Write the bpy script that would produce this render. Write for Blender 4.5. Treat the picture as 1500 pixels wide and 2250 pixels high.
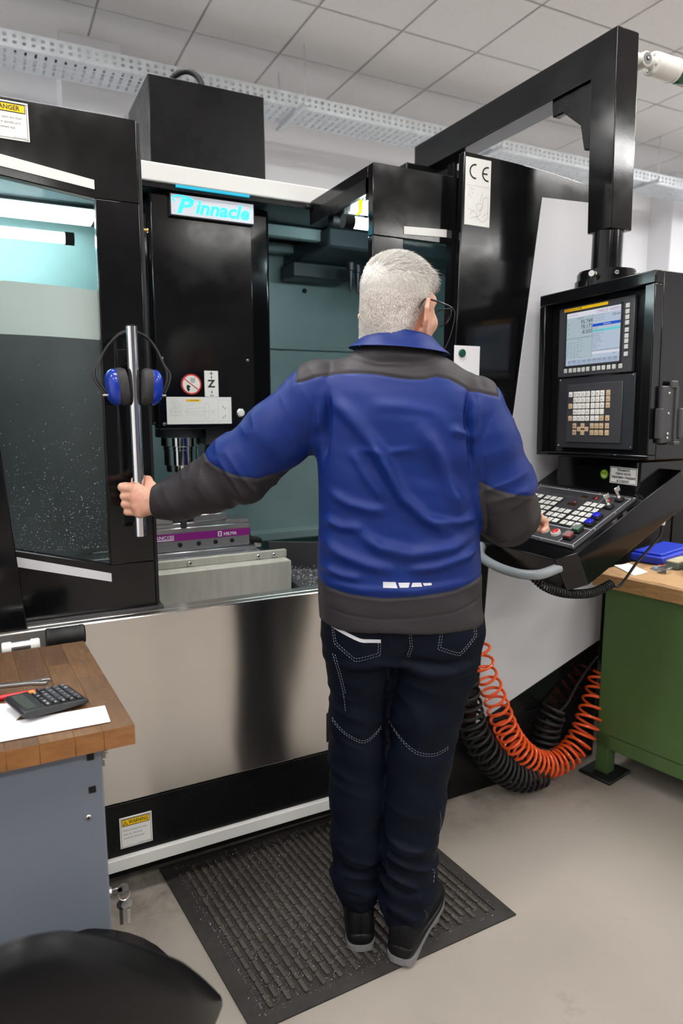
import bpy, bmesh, math, random
import numpy as np
from mathutils import Vector, Matrix
from mathutils.bvhtree import BVHTree

random.seed(7)
rng = np.random.default_rng(7)
scene = bpy.context.scene
for o_ in list(bpy.data.objects):
    bpy.data.objects.remove(o_)
COL = scene.collection
PI = math.pi

# ------------------------------------------------------------------ camera
CAM_H, PITCH, YAW = 1.40, 8.9, 27.0
cam_data = bpy.data.cameras.new('camera')
cam_data.sensor_fit = 'VERTICAL'
cam_data.sensor_height = 36.0
cam_data.sensor_width = 24.0
cam_data.lens = 24.0
cam_data.clip_start = 0.05
cam_data.dof.use_dof = True
cam_data.dof.focus_distance = 1.72
cam_data.dof.aperture_fstop = 3.2
cam = bpy.data.objects.new('camera', cam_data)
COL.objects.link(cam)
cam.location = (0, 0, CAM_H)
cam.rotation_euler = (math.radians(90 - PITCH), 0, math.radians(-YAW))
scene.camera = cam

# ------------------------------------------------------------------ world and exposure
world = bpy.data.worlds.new('world')
scene.world = world
world.use_nodes = True
world.node_tree.nodes['Background'].inputs[0].default_value = (0.8, 0.85, 0.9, 1)
world.node_tree.nodes['Background'].inputs[1].default_value = 0.3
scene.view_settings.view_transform = 'Standard'
scene.view_settings.look = 'None'
scene.view_settings.exposure = 0.0
scene.view_settings.gamma = 1.0
scene.view_settings.use_curve_mapping = False

LIGHT_STRENGTH = 24.0        # ceiling panels
LIGHT_COLOR = (1.0, 0.985, 0.965)
# ceiling panel centres (x, y): four rows across the hall
LIGHT_SPOTS = [(x_, y_) for y_ in (-4.98, -2.04, 0.90, 2.60) for x_ in (-2.55, 0.15, 2.85, 5.55)] + [(-2.25, 4.20), (6.75, 3.20), (6.75, -4.98)]  # first two extras: unseen panels added to brighten the back wall

# ------------------------------------------------------------------ materials
def srgb(r, g, b):
    f = lambda c: ((c / 255) / 12.92) if c / 255 <= 0.04045 else (((c / 255) + 0.055) / 1.055) ** 2.4
    return (f(r), f(g), f(b), 1.0)

def pbr(name, col, rough=0.5, metal=0.0, var=0.0, vscale=8.0, vstretch=(1, 1, 1), bump=0.0, bscale=60.0,
        bstretch=(1, 1, 1), coat=0.0, emit=None, estr=0.0, col2=None, rvar=0.0, spec=0.5, sheen=0.0,
        trans=0.0, ior=1.45, alpha=1.0, aniso=0.0):
    m = bpy.data.materials.new(name)
    m.use_nodes = True
    nt = m.node_tree
    b = nt.nodes['Principled BSDF']
    if len(col) == 3:
        col = srgb(*col)
    b.inputs['Base Color'].default_value = col
    b.inputs['Roughness'].default_value = rough
    b.inputs['Metallic'].default_value = metal
    b.inputs['Specular IOR Level'].default_value = spec
    b.inputs['Coat Weight'].default_value = coat
    b.inputs['Sheen Weight'].default_value = sheen
    b.inputs['Transmission Weight'].default_value = trans
    b.inputs['IOR'].default_value = ior
    b.inputs['Alpha'].default_value = alpha
    b.inputs['Anisotropic'].default_value = aniso
    if emit:
        b.inputs['Emission Color'].default_value = srgb(*emit) if len(emit) == 3 else emit
        b.inputs['Emission Strength'].default_value = estr
    tc = None
    def coord(stretch):
        nonlocal tc
        if tc is None:
            tc = nt.nodes.new('ShaderNodeNewGeometry')
        mp = nt.nodes.new('ShaderNodeMapping')
        mp.inputs['Scale'].default_value = stretch
        nt.links.new(tc.outputs['Position'], mp.inputs['Vector'])
        return mp.outputs['Vector']
    if var > 0 or col2 is not None or rvar > 0:
        n = nt.nodes.new('ShaderNodeTexNoise')
        n.inputs['Scale'].default_value = vscale
        n.inputs['Detail'].default_value = 6
        n.inputs['Roughness'].default_value = 0.62
        nt.links.new(coord(vstretch), n.inputs['Vector'])
        if var > 0 or col2 is not None:
            r = nt.nodes.new('ShaderNodeValToRGB')
            c2 = srgb(*col2) if col2 is not None else tuple(min(1, c * (1 + var)) for c in col[:3]) + (1,)
            c1 = col if col2 is not None else tuple(c * (1 - var) for c in col[:3]) + (1,)
            r.color_ramp.elements[0].color = c1
            r.color_ramp.elements[1].color = c2
            r.color_ramp.elements[0].position = 0.32
            r.color_ramp.elements[1].position = 0.68
            nt.links.new(n.outputs['Fac'], r.inputs['Fac'])
            nt.links.new(r.outputs['Color'], b.inputs['Base Color'])
        if rvar > 0:
            mr = nt.nodes.new('ShaderNodeMapRange')
            mr.inputs['From Min'].default_value = 0.3
            mr.inputs['From Max'].default_value = 0.7
            mr.inputs['To Min'].default_value = max(0.02, rough - rvar)
            mr.inputs['To Max'].default_value = rough + rvar
            nt.links.new(n.outputs['Fac'], mr.inputs['Value'])
            nt.links.new(mr.outputs['Result'], b.inputs['Roughness'])
    if bump > 0:
        n2 = nt.nodes.new('ShaderNodeTexNoise')
        n2.inputs['Scale'].default_value = bscale
        n2.inputs['Detail'].default_value = 4
        nt.links.new(coord(bstretch), n2.inputs['Vector'])
        bp = nt.nodes.new('ShaderNodeBump')
        bp.inputs['Strength'].default_value = bump
        bp.inputs['Distance'].default_value = 0.002
        nt.links.new(n2.outputs['Fac'], bp.inputs['Height'])
        nt.links.new(bp.outputs['Normal'], b.inputs['Normal'])
    return m

M = {}
M['floor'] = pbr('floor_epoxy', (155, 147, 138), 0.42, var=0.07, vscale=1.6, bump=0.08, bscale=180, rvar=0.1)
M['wall'] = pbr('white_wall_paint', (240, 241, 245), 0.8, var=0.015, vscale=2, bump=0.05, bscale=250)
M['wallgrey'] = pbr('grey_wall_paint', (96, 96, 99), 0.8, var=0.02, vscale=2)
M['tile'] = pbr('ceiling_tile', (230, 229, 228), 0.9, var=0.02, vscale=30, bump=0.15, bscale=500)
M['tbar'] = pbr('ceiling_grid', (196, 194, 192), 0.6)
M['lampframe'] = pbr('lamp_frame', (230, 230, 230), 0.4)
M['diffuser'] = pbr('lamp_diffuser', (255, 255, 255), 0.6, emit=LIGHT_COLOR + (1,), estr=LIGHT_STRENGTH)
M['galv'] = pbr('galvanised_steel', (204, 210, 214), 0.42, metal=0.5, var=0.12, vscale=25)
M['gloss'] = pbr('black_gloss_paint', (13, 13, 15), 0.12, coat=0.0, spec=0.5, rvar=0.06, vscale=7, bump=0.015, bscale=160)
M['gloss2'] = pbr('black_satin_paint', (15, 15, 17), 0.28, spec=0.26, rvar=0.06, vscale=9, bump=0.04, bscale=220)
M['matte'] = pbr('black_matte', (13, 13, 14), 0.6)
M['rubber'] = pbr('black_rubber', (24, 24, 25), 0.55, var=0.2, vscale=40)
M['darkgrey'] = pbr('dark_grey_plastic', (62, 62, 65), 0.45, bump=0.05, bscale=400)
M['silver'] = pbr('silver_panel_paint', (206, 206, 210), 0.38, metal=0.0, bump=0.02, bscale=300)
M['whitepaint'] = pbr('white_panel_paint', (226, 226, 222), 0.35)
M['chrome'] = pbr('chrome', (225, 225, 228), 0.07, metal=1.0)
M['steel'] = pbr('machined_steel', (176, 176, 178), 0.3, metal=0.9, var=0.1, vscale=40, vstretch=(1, 1, 6))
M['darksteel'] = pbr('dark_steel', (70, 70, 74), 0.4, metal=0.7)
M['screw'] = pbr('bright_screw', (200, 198, 192), 0.25, metal=0.9)
M['brass'] = pbr('brass', (190, 160, 96), 0.35, metal=0.8)
M['interior'] = pbr('interior_grey_green_paint', (138, 158, 158), 0.4, var=0.07, vscale=5, bump=0.03, bscale=80, rvar=0.08)
M['interiordark'] = pbr('interior_dark_paint', (46, 56, 60), 0.4)
M['tablecover'] = pbr('table_cover_paint', (170, 170, 160), 0.45, var=0.1, vscale=14, vstretch=(3, 3, 0.5))
M['sign'] = pbr('sign_white', (232, 232, 228), 0.45)
M['signyellow'] = pbr('sign_yellow', (250, 205, 10), 0.45)
M['ink'] = pbr('black_ink', (18, 18, 20), 0.6)
M['inkgrey'] = pbr('grey_ink', (120, 122, 124), 0.6)
M['inklight'] = pbr('light_grey_ink', (176, 178, 180), 0.6)
M['inkred'] = pbr('red_ink', (206, 40, 32), 0.5)
M['inkwhite'] = pbr('white_ink', (225, 225, 225), 0.5)
M['purple'] = pbr('purple_label', (128, 24, 118), 0.35)
M['paper'] = pbr('white_paper', (238, 238, 240), 0.7)
M['glass'] = pbr('door_glass', (226, 242, 240), 0.03, trans=1.0, ior=1.12, spec=0.55)
M['lamp_in'] = pbr('machine_lamp_tube', (255, 255, 255), 0.4, emit=(224, 250, 253), estr=42.0)
M['lamp_flat'] = pbr('machine_lamp_panel', (255, 255, 255), 0.4, emit=(228, 250, 253), estr=9.0)
M['glow'] = pbr('cyan_backlight', (60, 220, 250), 0.4, emit=(40, 215, 250), estr=1.25)
M['glowdim'] = pbr('cyan_strip', (30, 120, 140), 0.4, emit=(20, 190, 225), estr=0.7)
M['signlit'] = pbr('backlit_sign_face', (190, 192, 198), 0.3, emit=(215, 220, 230), estr=0.28)

def stainless():
    m = bpy.data.materials.new('brushed_stainless')
    m.use_nodes = True
    nt = m.node_tree
    b = nt.nodes['Principled BSDF']
    b.inputs['Metallic'].default_value = 1.0
    b.inputs['Base Color'].default_value = srgb(212, 208, 203)
    b.inputs['Roughness'].default_value = 0.25
    b.inputs['Anisotropic'].default_value = 0.9
    b.inputs['Anisotropic Rotation'].default_value = 0.25
    tg = nt.nodes.new('ShaderNodeTangent')
    tg.direction_type = 'UV_MAP'
    nt.links.new(tg.outputs['Tangent'], b.inputs['Tangent'])
    g = nt.nodes.new('ShaderNodeNewGeometry')
    mp = nt.nodes.new('ShaderNodeMapping')
    mp.inputs['Scale'].default_value = (2.0, 2.0, 240.0)
    nt.links.new(g.outputs['Position'], mp.inputs['Vector'])
    n = nt.nodes.new('ShaderNodeTexNoise')
    n.inputs['Scale'].default_value = 4.0
    n.inputs['Detail'].default_value = 3
    nt.links.new(mp.outputs['Vector'], n.inputs['Vector'])
    bp = nt.nodes.new('ShaderNodeBump')
    bp.inputs['Strength'].default_value = 0.03
    bp.inputs['Distance'].default_value = 0.001
    nt.links.new(n.outputs['Fac'], bp.inputs['Height'])
    nt.links.new(bp.outputs['Normal'], b.inputs['Normal'])
    # streaks of dried coolant running down: roughness only varies with the stains
    mp2 = nt.nodes.new('ShaderNodeMapping')
    mp2.inputs['Scale'].default_value = (9, 1, 1.2)
    nt.links.new(g.outputs['Position'], mp2.inputs['Vector'])
    n2 = nt.nodes.new('ShaderNodeTexNoise')
    n2.inputs['Scale'].default_value = 1.0
    n2.inputs['Detail'].default_value = 1
    nt.links.new(mp2.outputs['Vector'], n2.inputs['Vector'])
    mr = nt.nodes.new('ShaderNodeMapRange')
    mr.inputs['From Min'].default_value = 0.35
    mr.inputs['From Max'].default_value = 0.75
    mr.inputs['To Min'].default_value = 0.21
    mr.inputs['To Max'].default_value = 0.27
    nt.links.new(n2.outputs['Fac'], mr.inputs['Value'])
    nt.links.new(mr.outputs['Result'], b.inputs['Roughness'])
    return m
M['stainless'] = stainless()
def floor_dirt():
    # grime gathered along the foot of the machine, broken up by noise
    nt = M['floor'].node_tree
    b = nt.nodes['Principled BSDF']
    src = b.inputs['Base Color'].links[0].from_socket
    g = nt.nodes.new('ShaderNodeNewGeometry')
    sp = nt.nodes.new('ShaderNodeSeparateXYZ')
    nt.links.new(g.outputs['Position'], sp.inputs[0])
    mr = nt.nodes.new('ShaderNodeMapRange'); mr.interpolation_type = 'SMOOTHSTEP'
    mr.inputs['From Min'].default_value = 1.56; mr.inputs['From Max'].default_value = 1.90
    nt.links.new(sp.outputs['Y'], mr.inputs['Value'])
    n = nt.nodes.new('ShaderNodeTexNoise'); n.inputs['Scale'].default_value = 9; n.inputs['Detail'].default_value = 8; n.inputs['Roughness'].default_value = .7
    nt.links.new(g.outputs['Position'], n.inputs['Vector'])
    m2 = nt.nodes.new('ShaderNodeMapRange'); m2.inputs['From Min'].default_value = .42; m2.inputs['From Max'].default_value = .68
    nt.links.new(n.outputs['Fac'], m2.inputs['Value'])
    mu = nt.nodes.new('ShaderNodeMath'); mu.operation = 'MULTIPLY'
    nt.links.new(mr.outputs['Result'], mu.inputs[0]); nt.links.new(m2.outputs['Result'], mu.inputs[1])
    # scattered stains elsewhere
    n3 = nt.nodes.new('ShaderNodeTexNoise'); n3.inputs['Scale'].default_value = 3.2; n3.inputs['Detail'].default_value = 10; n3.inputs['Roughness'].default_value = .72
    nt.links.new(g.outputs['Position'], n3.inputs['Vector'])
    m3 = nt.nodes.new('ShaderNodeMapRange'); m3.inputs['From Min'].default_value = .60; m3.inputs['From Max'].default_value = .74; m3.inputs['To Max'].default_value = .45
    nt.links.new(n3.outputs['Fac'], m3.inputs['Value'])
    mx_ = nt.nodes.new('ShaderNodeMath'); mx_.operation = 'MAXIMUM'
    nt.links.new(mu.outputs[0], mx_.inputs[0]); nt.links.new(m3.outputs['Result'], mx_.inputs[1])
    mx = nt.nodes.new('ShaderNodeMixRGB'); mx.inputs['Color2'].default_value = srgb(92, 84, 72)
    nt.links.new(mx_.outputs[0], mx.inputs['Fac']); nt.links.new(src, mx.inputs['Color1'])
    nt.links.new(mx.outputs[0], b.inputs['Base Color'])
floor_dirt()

# ------------------------------------------------------------------ geometry helpers
def V3(*a):
    return np.array(a, float)

def unit(v):
    v = np.asarray(v, float)
    return v / (np.linalg.norm(v) + 1e-12)

def frame_for(d):
    d = unit(d)
    a = V3(0, 0, 1) if abs(d[2]) < 0.9 else V3(1, 0, 0)
    x = unit(np.cross(a, d))
    return x, np.cross(d, x)

_font_cache = {}
def text_mesh(s, bold=0.0, shear=0.0):
    key = (s, bold, shear)
    if key in _font_cache:
        return _font_cache[key]
    cu = bpy.data.curves.new('lettering', 'FONT')
    cu.body = s
    cu.size = 1.0
    cu.offset = bold
    cu.shear = shear
    cu.resolution_u = 2
    ob = bpy.data.objects.new('lettering', cu)
    COL.objects.link(ob)
    dg = bpy.context.evaluated_depsgraph_get()
    me = ob.evaluated_get(dg).to_mesh()
    vs = [tuple(v.co) for v in me.vertices]
    fs = [tuple(p.vertices) for p in me.polygons]
    ob.evaluated_get(dg).to_mesh_clear()
    bpy.data.objects.remove(ob)
    bpy.data.curves.remove(cu)
    _font_cache[key] = (vs, fs)
    return vs, fs

class B:
    """collects shapes (world coordinates) into one mesh"""
    def __init__(self, mat=None):
        self.v, self.f, self.mi, self.slots = [], [], [], []
        self.uv = None
        self.cur = 0
        if mat:
            self.use(mat)
    def use(self, mat):
        m = M[mat] if isinstance(mat, str) else mat
        if m not in self.slots:
            self.slots.append(m)
        self.cur = self.slots.index(m)
        return self
    def add(self, vs, fs):
        n = len(self.v)
        self.v.extend([tuple(map(float, p)) for p in vs])
        for f in fs:
            self.f.append(tuple(i + n for i in f))
            self.mi.append(self.cur)
        return self
    def box(self, c, s, bev=0.0, ax=None):
        """box centre c, full sizes s, optional axes (3 unit vectors)"""
        c = np.asarray(c, float)
        A = np.eye(3) if ax is None else np.array([unit(a) for a in ax])
        h = np.asarray(s, float) / 2
        if bev <= 0:
            vs, fs = [], []
            for sx in (-1, 1):
                for sy in (-1, 1):
                    for sz in (-1, 1):
                        vs.append(c + (np.array([sx, sy, sz]) * h) @ A)
            fs = [(0, 1, 3, 2), (4, 6, 7, 5), (0, 4, 5, 1), (2, 3, 7, 6), (0, 2, 6, 4), (1, 5, 7, 3)]
            return self.add(vs, fs)
        b = min(bev, *(h * 0.95))
        vs, idx = [], {}
        for sx in (-1, 1):
            for sy in (-1, 1):
                for sz in (-1, 1):
                    for k in range(3):
                        hh = h - b
                        hh[k] = h[k]
                        idx[(sx, sy, sz, k)] = len(vs)
                        vs.append(c + (np.array([sx, sy, sz]) * hh) @ A)
        fs = []
        for k in range(3):
            i, j = (k + 1) % 3, (k + 2) % 3
            for s_ in (-1, 1):
                q = []
                for a, d in ((-1, -1), (1, -1), (1, 1), (-1, 1)):
                    sg = [0, 0, 0]
                    sg[k] = s_; sg[i] = a; sg[j] = d
                    q.append(idx[(*sg, k)])
                fs.append(q if s_ > 0 else q[::-1])
            for a in (-1, 1):          # edges parallel to axis k
                for d in (-1, 1):
                    sg1 = [0, 0, 0]; sg2 = [0, 0, 0]
                    sg1[i] = sg2[i] = a; sg1[j] = sg2[j] = d
                    sg1[k] = -1; sg2[k] = 1
                    q = [idx[(*sg1, i)], idx[(*sg2, i)], idx[(*sg2, j)], idx[(*sg1, j)]]
                    fs.append(q if a * d < 0 else q[::-1])
        for sx in (-1, 1):
            for sy in (-1, 1):
                for sz in (-1, 1):
                    q = [idx[(sx, sy, sz, k)] for k in range(3)]
                    fs.append(q if sx * sy * sz > 0 else q[::-1])
        return self.add(vs, fs)
    def span(self, x0, x1, y0, y1, z0, z1, bev=0.0):
        return self.box(((x0 + x1) / 2, (y0 + y1) / 2, (z0 + z1) / 2), (abs(x1 - x0), abs(y1 - y0), abs(z1 - z0)), bev)
    def prism(self, pts, off):
        """polygon (3-D points) extruded along vector off"""
        p = np.asarray(pts, float)
        o = np.asarray(off, float)
        n = len(p)
        nrm = np.zeros(3)
        for i in range(n):
            nrm += np.cross(p[i], p[(i + 1) % n])
        if nrm @ o > 0:
            p = p[::-1]
        fs = [tuple(range(n)), tuple(range(2 * n - 1, n - 1, -1))]
        for i in range(n):
            j = (i + 1) % n
            fs.append((i, i + n, j + n, j))
        return self.add(list(p) + list(p + o), fs)
    def cyl(self, a, b, r, n=24, r2=None, cap=True):
        a, b = np.asarray(a, float), np.asarray(b, float)
        r2 = r if r2 is None else r2
        x, y = frame_for(b - a)
        vs = []
        for p, rr in ((a, r), (b, r2)):
            for i in range(n):
                t = 2 * PI * i / n
                vs.append(p + rr * (math.cos(t) * x + math.sin(t) * y))
        fs = [(i, (i + 1) % n, n + (i + 1) % n, n + i) for i in range(n)]
        if cap:
            fs += [tuple(range(n - 1, -1, -1)), tuple(range(n, 2 * n))]
        return self.add(vs, fs)
    def lathe(self, a, d, prof, n=28, up=None):
        """profile [(t along d, radius)] turned about the axis through a"""
        a = np.asarray(a, float)
        d = unit(d)
        x, y = frame_for(d)
        vs, fs = [], []
        for t, r in prof:
            for i in range(n):
                w = 2 * PI * i / n
                vs.append(a + d * t + max(r, 1e-5) * (math.cos(w) * x + math.sin(w) * y))
        for k in range(len(prof) - 1):
            for i in range(n):
                j = (i + 1) % n
                fs.append((k * n + i, k * n + j, (k + 1) * n + j, (k + 1) * n + i))
        fs.append(tuple(range(n - 1, -1, -1)))
        fs.append(tuple(range((len(prof) - 1) * n, len(prof) * n)))
        return self.add(vs, fs)
    def tube(self, pts, r, n=10, cap=True, closed=False):
        P = np.asarray(pts, float)
        m = len(P)
        rr = np.full(m, r) if np.isscalar(r) else np.asarray(r, float)
        T = np.zeros_like(P)
        if closed:
            T = np.roll(P, -1, 0) - np.roll(P, 1, 0)
        else:
            T[1:-1] = P[2:] - P[:-2]
            T[0] = P[1] - P[0]
            T[-1] = P[-1] - P[-2]
        T /= np.linalg.norm(T, axis=1)[:, None] + 1e-12
        x, _ = frame_for(T[0])
        X = [x]
        for i in range(1, m):
            x = X[-1] - T[i] * (X[-1] @ T[i])
            X.append(unit(x))
        X = np.array(X)
        Y = np.cross(T, X)
        w = 2 * PI * np.arange(n) / n
        vs = (P[:, None] + rr[:, None, None] * (np.cos(w)[None, :, None] * X[:, None] + np.sin(w)[None, :, None] * Y[:, None])).reshape(-1, 3)
        fs = []
        for k in range(m if closed else m - 1):
            k2 = (k + 1) % m
            for i in range(n):
                j = (i + 1) % n
                fs.append((k * n + i, k * n + j, k2 * n + j, k2 * n + i))
        if cap and not closed:
            fs += [tuple(range(n - 1, -1, -1)), tuple(range((m - 1) * n, m * n))]
        return self.add(vs, fs)
    def text(self, s, size, org, right, up, align='l', lift=0.0004, maxw=None, bold=0.0, shear=0.0):
        vs, fs = text_mesh(s, bold, shear)
        if not vs:
            return self
        A = np.array(vs)
        w = A[:, 0].max()
        sx = size
        if maxw is not None:
            sx = maxw / w
        right, up = unit(right), unit(up)
        nrm = np.cross(right, up)
        x = A[:, 0] * sx
        if align == 'c':
            x = x - w * sx / 2
        elif align == 'r':
            x = x - w * sx
        pts = np.asarray(org, float) + x[:, None] * right + (A[:, 1] * size)[:, None] * up + nrm * lift
        return self.add(pts, fs)
    def rect(self, org, right, up, x0, x1, y0, y1, lift=0.0003):
        right, up = unit(right), unit(up)
        n = np.cross(right, up) * lift
        o = np.asarray(org, float)
        return self.add([o + right * x0 + up * y0 + n, o + right * x1 + up * y0 + n, o + right * x1 + up * y1 + n, o + right * x0 + up * y1 + n], [(0, 1, 2, 3)])
    def ring(self, org, right, up, r0, r1, n=40, lift=0.0005, a0=0, a1=2 * PI):
        right, up = unit(right), unit(up)
        o = np.asarray(org, float) + np.cross(right, up) * lift
        vs, fs = [], []
        for i in range(n + 1):
            t = a0 + (a1 - a0) * i / n
            d = math.cos(t) * right + math.sin(t) * up
            vs += [o + d * r0, o + d * r1]
        for i in range(n):
            fs.append((2 * i, 2 * i + 1, 2 * i + 3, 2 * i + 2))
        return self.add(vs, fs)
    def disc(self, org, right, up, r, n=32, lift=0.0004):
        right, up = unit(right), unit(up)
        o = np.asarray(org, float) + np.cross(right, up) * lift
        return self.add([o + r * (math.cos(2 * PI * i / n) * right + math.sin(2 * PI * i / n) * up) for i in range(n)], [tuple(range(n))])

WLOC = {}
def link(o, parent):
    COL.objects.link(o)
    if parent is not None:
        o.parent = parent

def obj(name, b, parent=None, mat=None, bevel=0.0, smooth=40, seg=2, kind=None, label=None, cat=None, group=None, subsurf=0):
    """one mesh object out of a builder; its origin goes to the middle of its base"""
    v = np.array(b.v, float)
    lo, hi = v.min(0), v.max(0)
    c = np.array([(lo[0] + hi[0]) / 2, (lo[1] + hi[1]) / 2, lo[2]])
    me = bpy.data.meshes.new(name)
    me.from_pydata((v - c).tolist(), [], b.f)
    slots = b.slots if mat is None else [M[mat] if isinstance(mat, str) else mat]
    for m in slots:
        me.materials.append(m)
    if mat is None and len(slots) > 1:
        me.polygons.foreach_set('material_index', b.mi)
    if smooth:
        me.polygons.foreach_set('use_smooth', [True] * len(me.polygons))
        me.set_sharp_from_angle(angle=math.radians(smooth))
    me.update()
    o = bpy.data.objects.new(name, me)
    link(o, parent)
    pw = WLOC.get(parent.name, np.zeros(3)) if parent is not None else np.zeros(3)
    o.location = tuple(c - pw)
    WLOC[o.name] = c
    if bevel > 0:
        md = o.modifiers.new('bevel', 'BEVEL')
        md.width = bevel
        md.segments = seg
        md.limit_method = 'ANGLE'
        md.angle_limit = math.radians(35)
        md.harden_normals = False
    if subsurf:
        md = o.modifiers.new('subsurf', 'SUBSURF')
        md.levels = md.render_levels = subsurf
    return tag(o, label, cat, group, kind)

def tag(o, label=None, cat=None, group=None, kind=None):
    if label: o['label'] = label
    if cat: o['category'] = cat
    if group: o['group'] = group
    if kind: o['kind'] = kind
    return o

def thing(name, loc, label, cat, group=None):
    o = bpy.data.objects.new(name, None)
    o.empty_display_size = 0.1
    COL.objects.link(o)
    o.location = loc
    WLOC[o.name] = np.array(loc, float)
    return tag(o, label, cat, group)

def inst(src, name, wpos, parent, matlist=None):
    """a repeat that shares mesh data"""
    o = src.copy()
    o.name = name
    COL.objects.link(o)
    o.parent = parent
    pw = WLOC.get(parent.name, np.zeros(3)) if parent is not None else np.zeros(3)
    o.location = tuple(np.asarray(wpos, float) - pw)
    WLOC[o.name] = np.asarray(wpos, float)
    return o

def catmull(pts, n):
    P = np.asarray(pts, float)
    P = np.vstack([2 * P[0] - P[1], P, 2 * P[-1] - P[-2]])
    out = []
    m = len(P) - 3
    for t in np.linspace(0, m - 1e-6, n):
        i = int(t); f = t - i
        p0, p1, p2, p3 = P[i:i + 4]
        out.append(0.5 * ((2 * p1) + (-p0 + p2) * f + (2 * p0 - 5 * p1 + 4 * p2 - p3) * f * f + (-p0 + 3 * p1 - 3 * p2 + p3) * f ** 3))
    return np.array(out)

EX, EY, EZ = V3(1, 0, 0), V3(0, 1, 0), V3(0, 0, 1)
# ================================================================== the room
RX0, RX1, RY0, RY1, CEIL = -4.0, 8.0, -7.4, 5.42, 3.80
obj('floor', B('floor').span(RX0, RX1, RY0, RY1, -0.1, 0.0), kind='structure')
obj('wall_back', B('wall').span(RX0, RX1, RY1, RY1 + 0.15, 0, 4.2), kind='structure')
obj('wall_front', B('wallgrey').span(RX0, RX1, RY0 - 0.15, RY0, 0, 4.2), kind='structure')
obj('wall_left', B('wall').span(RX0 - 0.15, RX0, RY0, RY1, 0, 4.2), kind='structure')
obj('wall_right', B('wall').span(RX1, RX1 + 0.15, RY0, RY1, 0, 4.2), kind='structure')
obj('trim_1', B('wall').span(0.565, 0.955, 5.14, RY1, 0, CEIL - 0.001), kind='structure')
obj('trim_2', B('wall').span(6.50, 6.95, 5.14, RY1, 0, CEIL - 0.001), kind='structure')

# suspended ceiling: a grid of T bars with one board in every bay
GX, GY = 0.60, 0.63
gx = [1.35 + GX * k for k in range(-9, 12)]
gy = [4.14 + GY * k for k in range(-18, 3)]
cb = B('tbar').span(RX0, RX1, RY0, RY1, CEIL, CEIL + 0.03)
ceil_o = obj('ceiling', cb, kind='structure')
tile_src = None
light_cells = set()
for lx, ly in LIGHT_SPOTS:
    i = min(range(len(gx)), key=lambda k: abs(gx[k] + GX / 2 - lx))
    j = min(range(len(gy)), key=lambda k: abs(gy[k] + GY / 2 - ly))
    light_cells.add((i, j)); light_cells.add((i + 1, j))
tb = B('tile').box((0, 0, 0), (GX - 0.013, GY - 0.013, 0.010), 0.004)
nt_ = 0
cells = []
for i in range(len(gx) - 1):
    for j in range(len(gy) - 1):
        if (i, j) in light_cells:
            continue
        cx, cy = gx[i] + GX / 2, gy[j] + GY / 2
        if cx < RX0 + .3 or cx > RX1 - .3 or cy > RY1 - 0.3 or cy < RY0 + .3:
            continue
        # distance from what the camera looks at decides which boards stay single objects
        cells.append((abs(math.atan2(cx, cy) - math.radians(YAW)) * 3 + abs(cy - 4.2), cx, cy))
cells.sort()
rest = B('tile')
for k, (_, cx, cy) in enumerate(cells):
    if k < 200:
        if tile_src is None:
            tb2 = B('tile').box((cx, cy, CEIL - 0.005), (GX - 0.013, GY - 0.013, 0.010), 0.004)
            tile_src = obj('ceiling_tile', tb2, ceil_o)
        else:
            inst(tile_src, 'ceiling_tile', (cx, cy, CEIL - 0.010), ceil_o)
    else:
        rest.box((cx, cy, CEIL - 0.005), (GX - 0.013, GY - 0.013, 0.010), 0.004)
if rest.v:
    obj('ceiling_tile_field', rest, ceil_o, kind='stuff')

side_words = {-2.25: 'left of the pilaster', 6.75: 'at the right-hand wall', -2.55: 'on the far left', 0.15: 'left of centre', 2.85: 'right of centre', 5.55: 'on the far right'}
row_words = {4.20: 'unseen row added to brighten the back wall', 3.20: 'unseen row added to brighten the back wall', -4.98: 'rearmost row behind the camera', -2.04: 'second row behind the camera', 0.90: 'row above the operator', 2.60: 'row behind the machine'}
for lx, ly in LIGHT_SPOTS:
    i = min(range(len(gx)), key=lambda k: abs(gx[k] + GX / 2 - lx))
    j = min(range(len(gy)), key=lambda k: abs(gy[k] + GY / 2 - ly))
    x0, x1, y0, y1 = gx[i] + 0.01, gx[i + 2] - 0.01, gy[j] + 0.01, gy[j + 1] - 0.01
    if x1 > RX1 - .1: continue
    t = thing('ceiling_light', ((x0 + x1) / 2, (y0 + y1) / 2, CEIL - 0.02),
              'flat white ceiling light panel %s in the %s' % (side_words[lx], row_words[ly]), 'ceiling light', 'ceiling light panels')
    fb = B('lampframe')
    for a in ((x0, x1, y0, y0 + .03), (x0, x1, y1 - .03, y1), (x0, x0 + .03, y0 + .03, y1 - .03), (x1 - .03, x1, y0 + .03, y1 - .03)):
        fb.span(a[0], a[1], a[2], a[3], CEIL - 0.02, CEIL)
    obj('lamp_frame', fb, t)
    obj('diffuser', B('diffuser').span(x0 + .03, x1 - .03, y0 + .03, y1 - .03, CEIL - 0.012, CEIL - 0.004), t)

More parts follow.
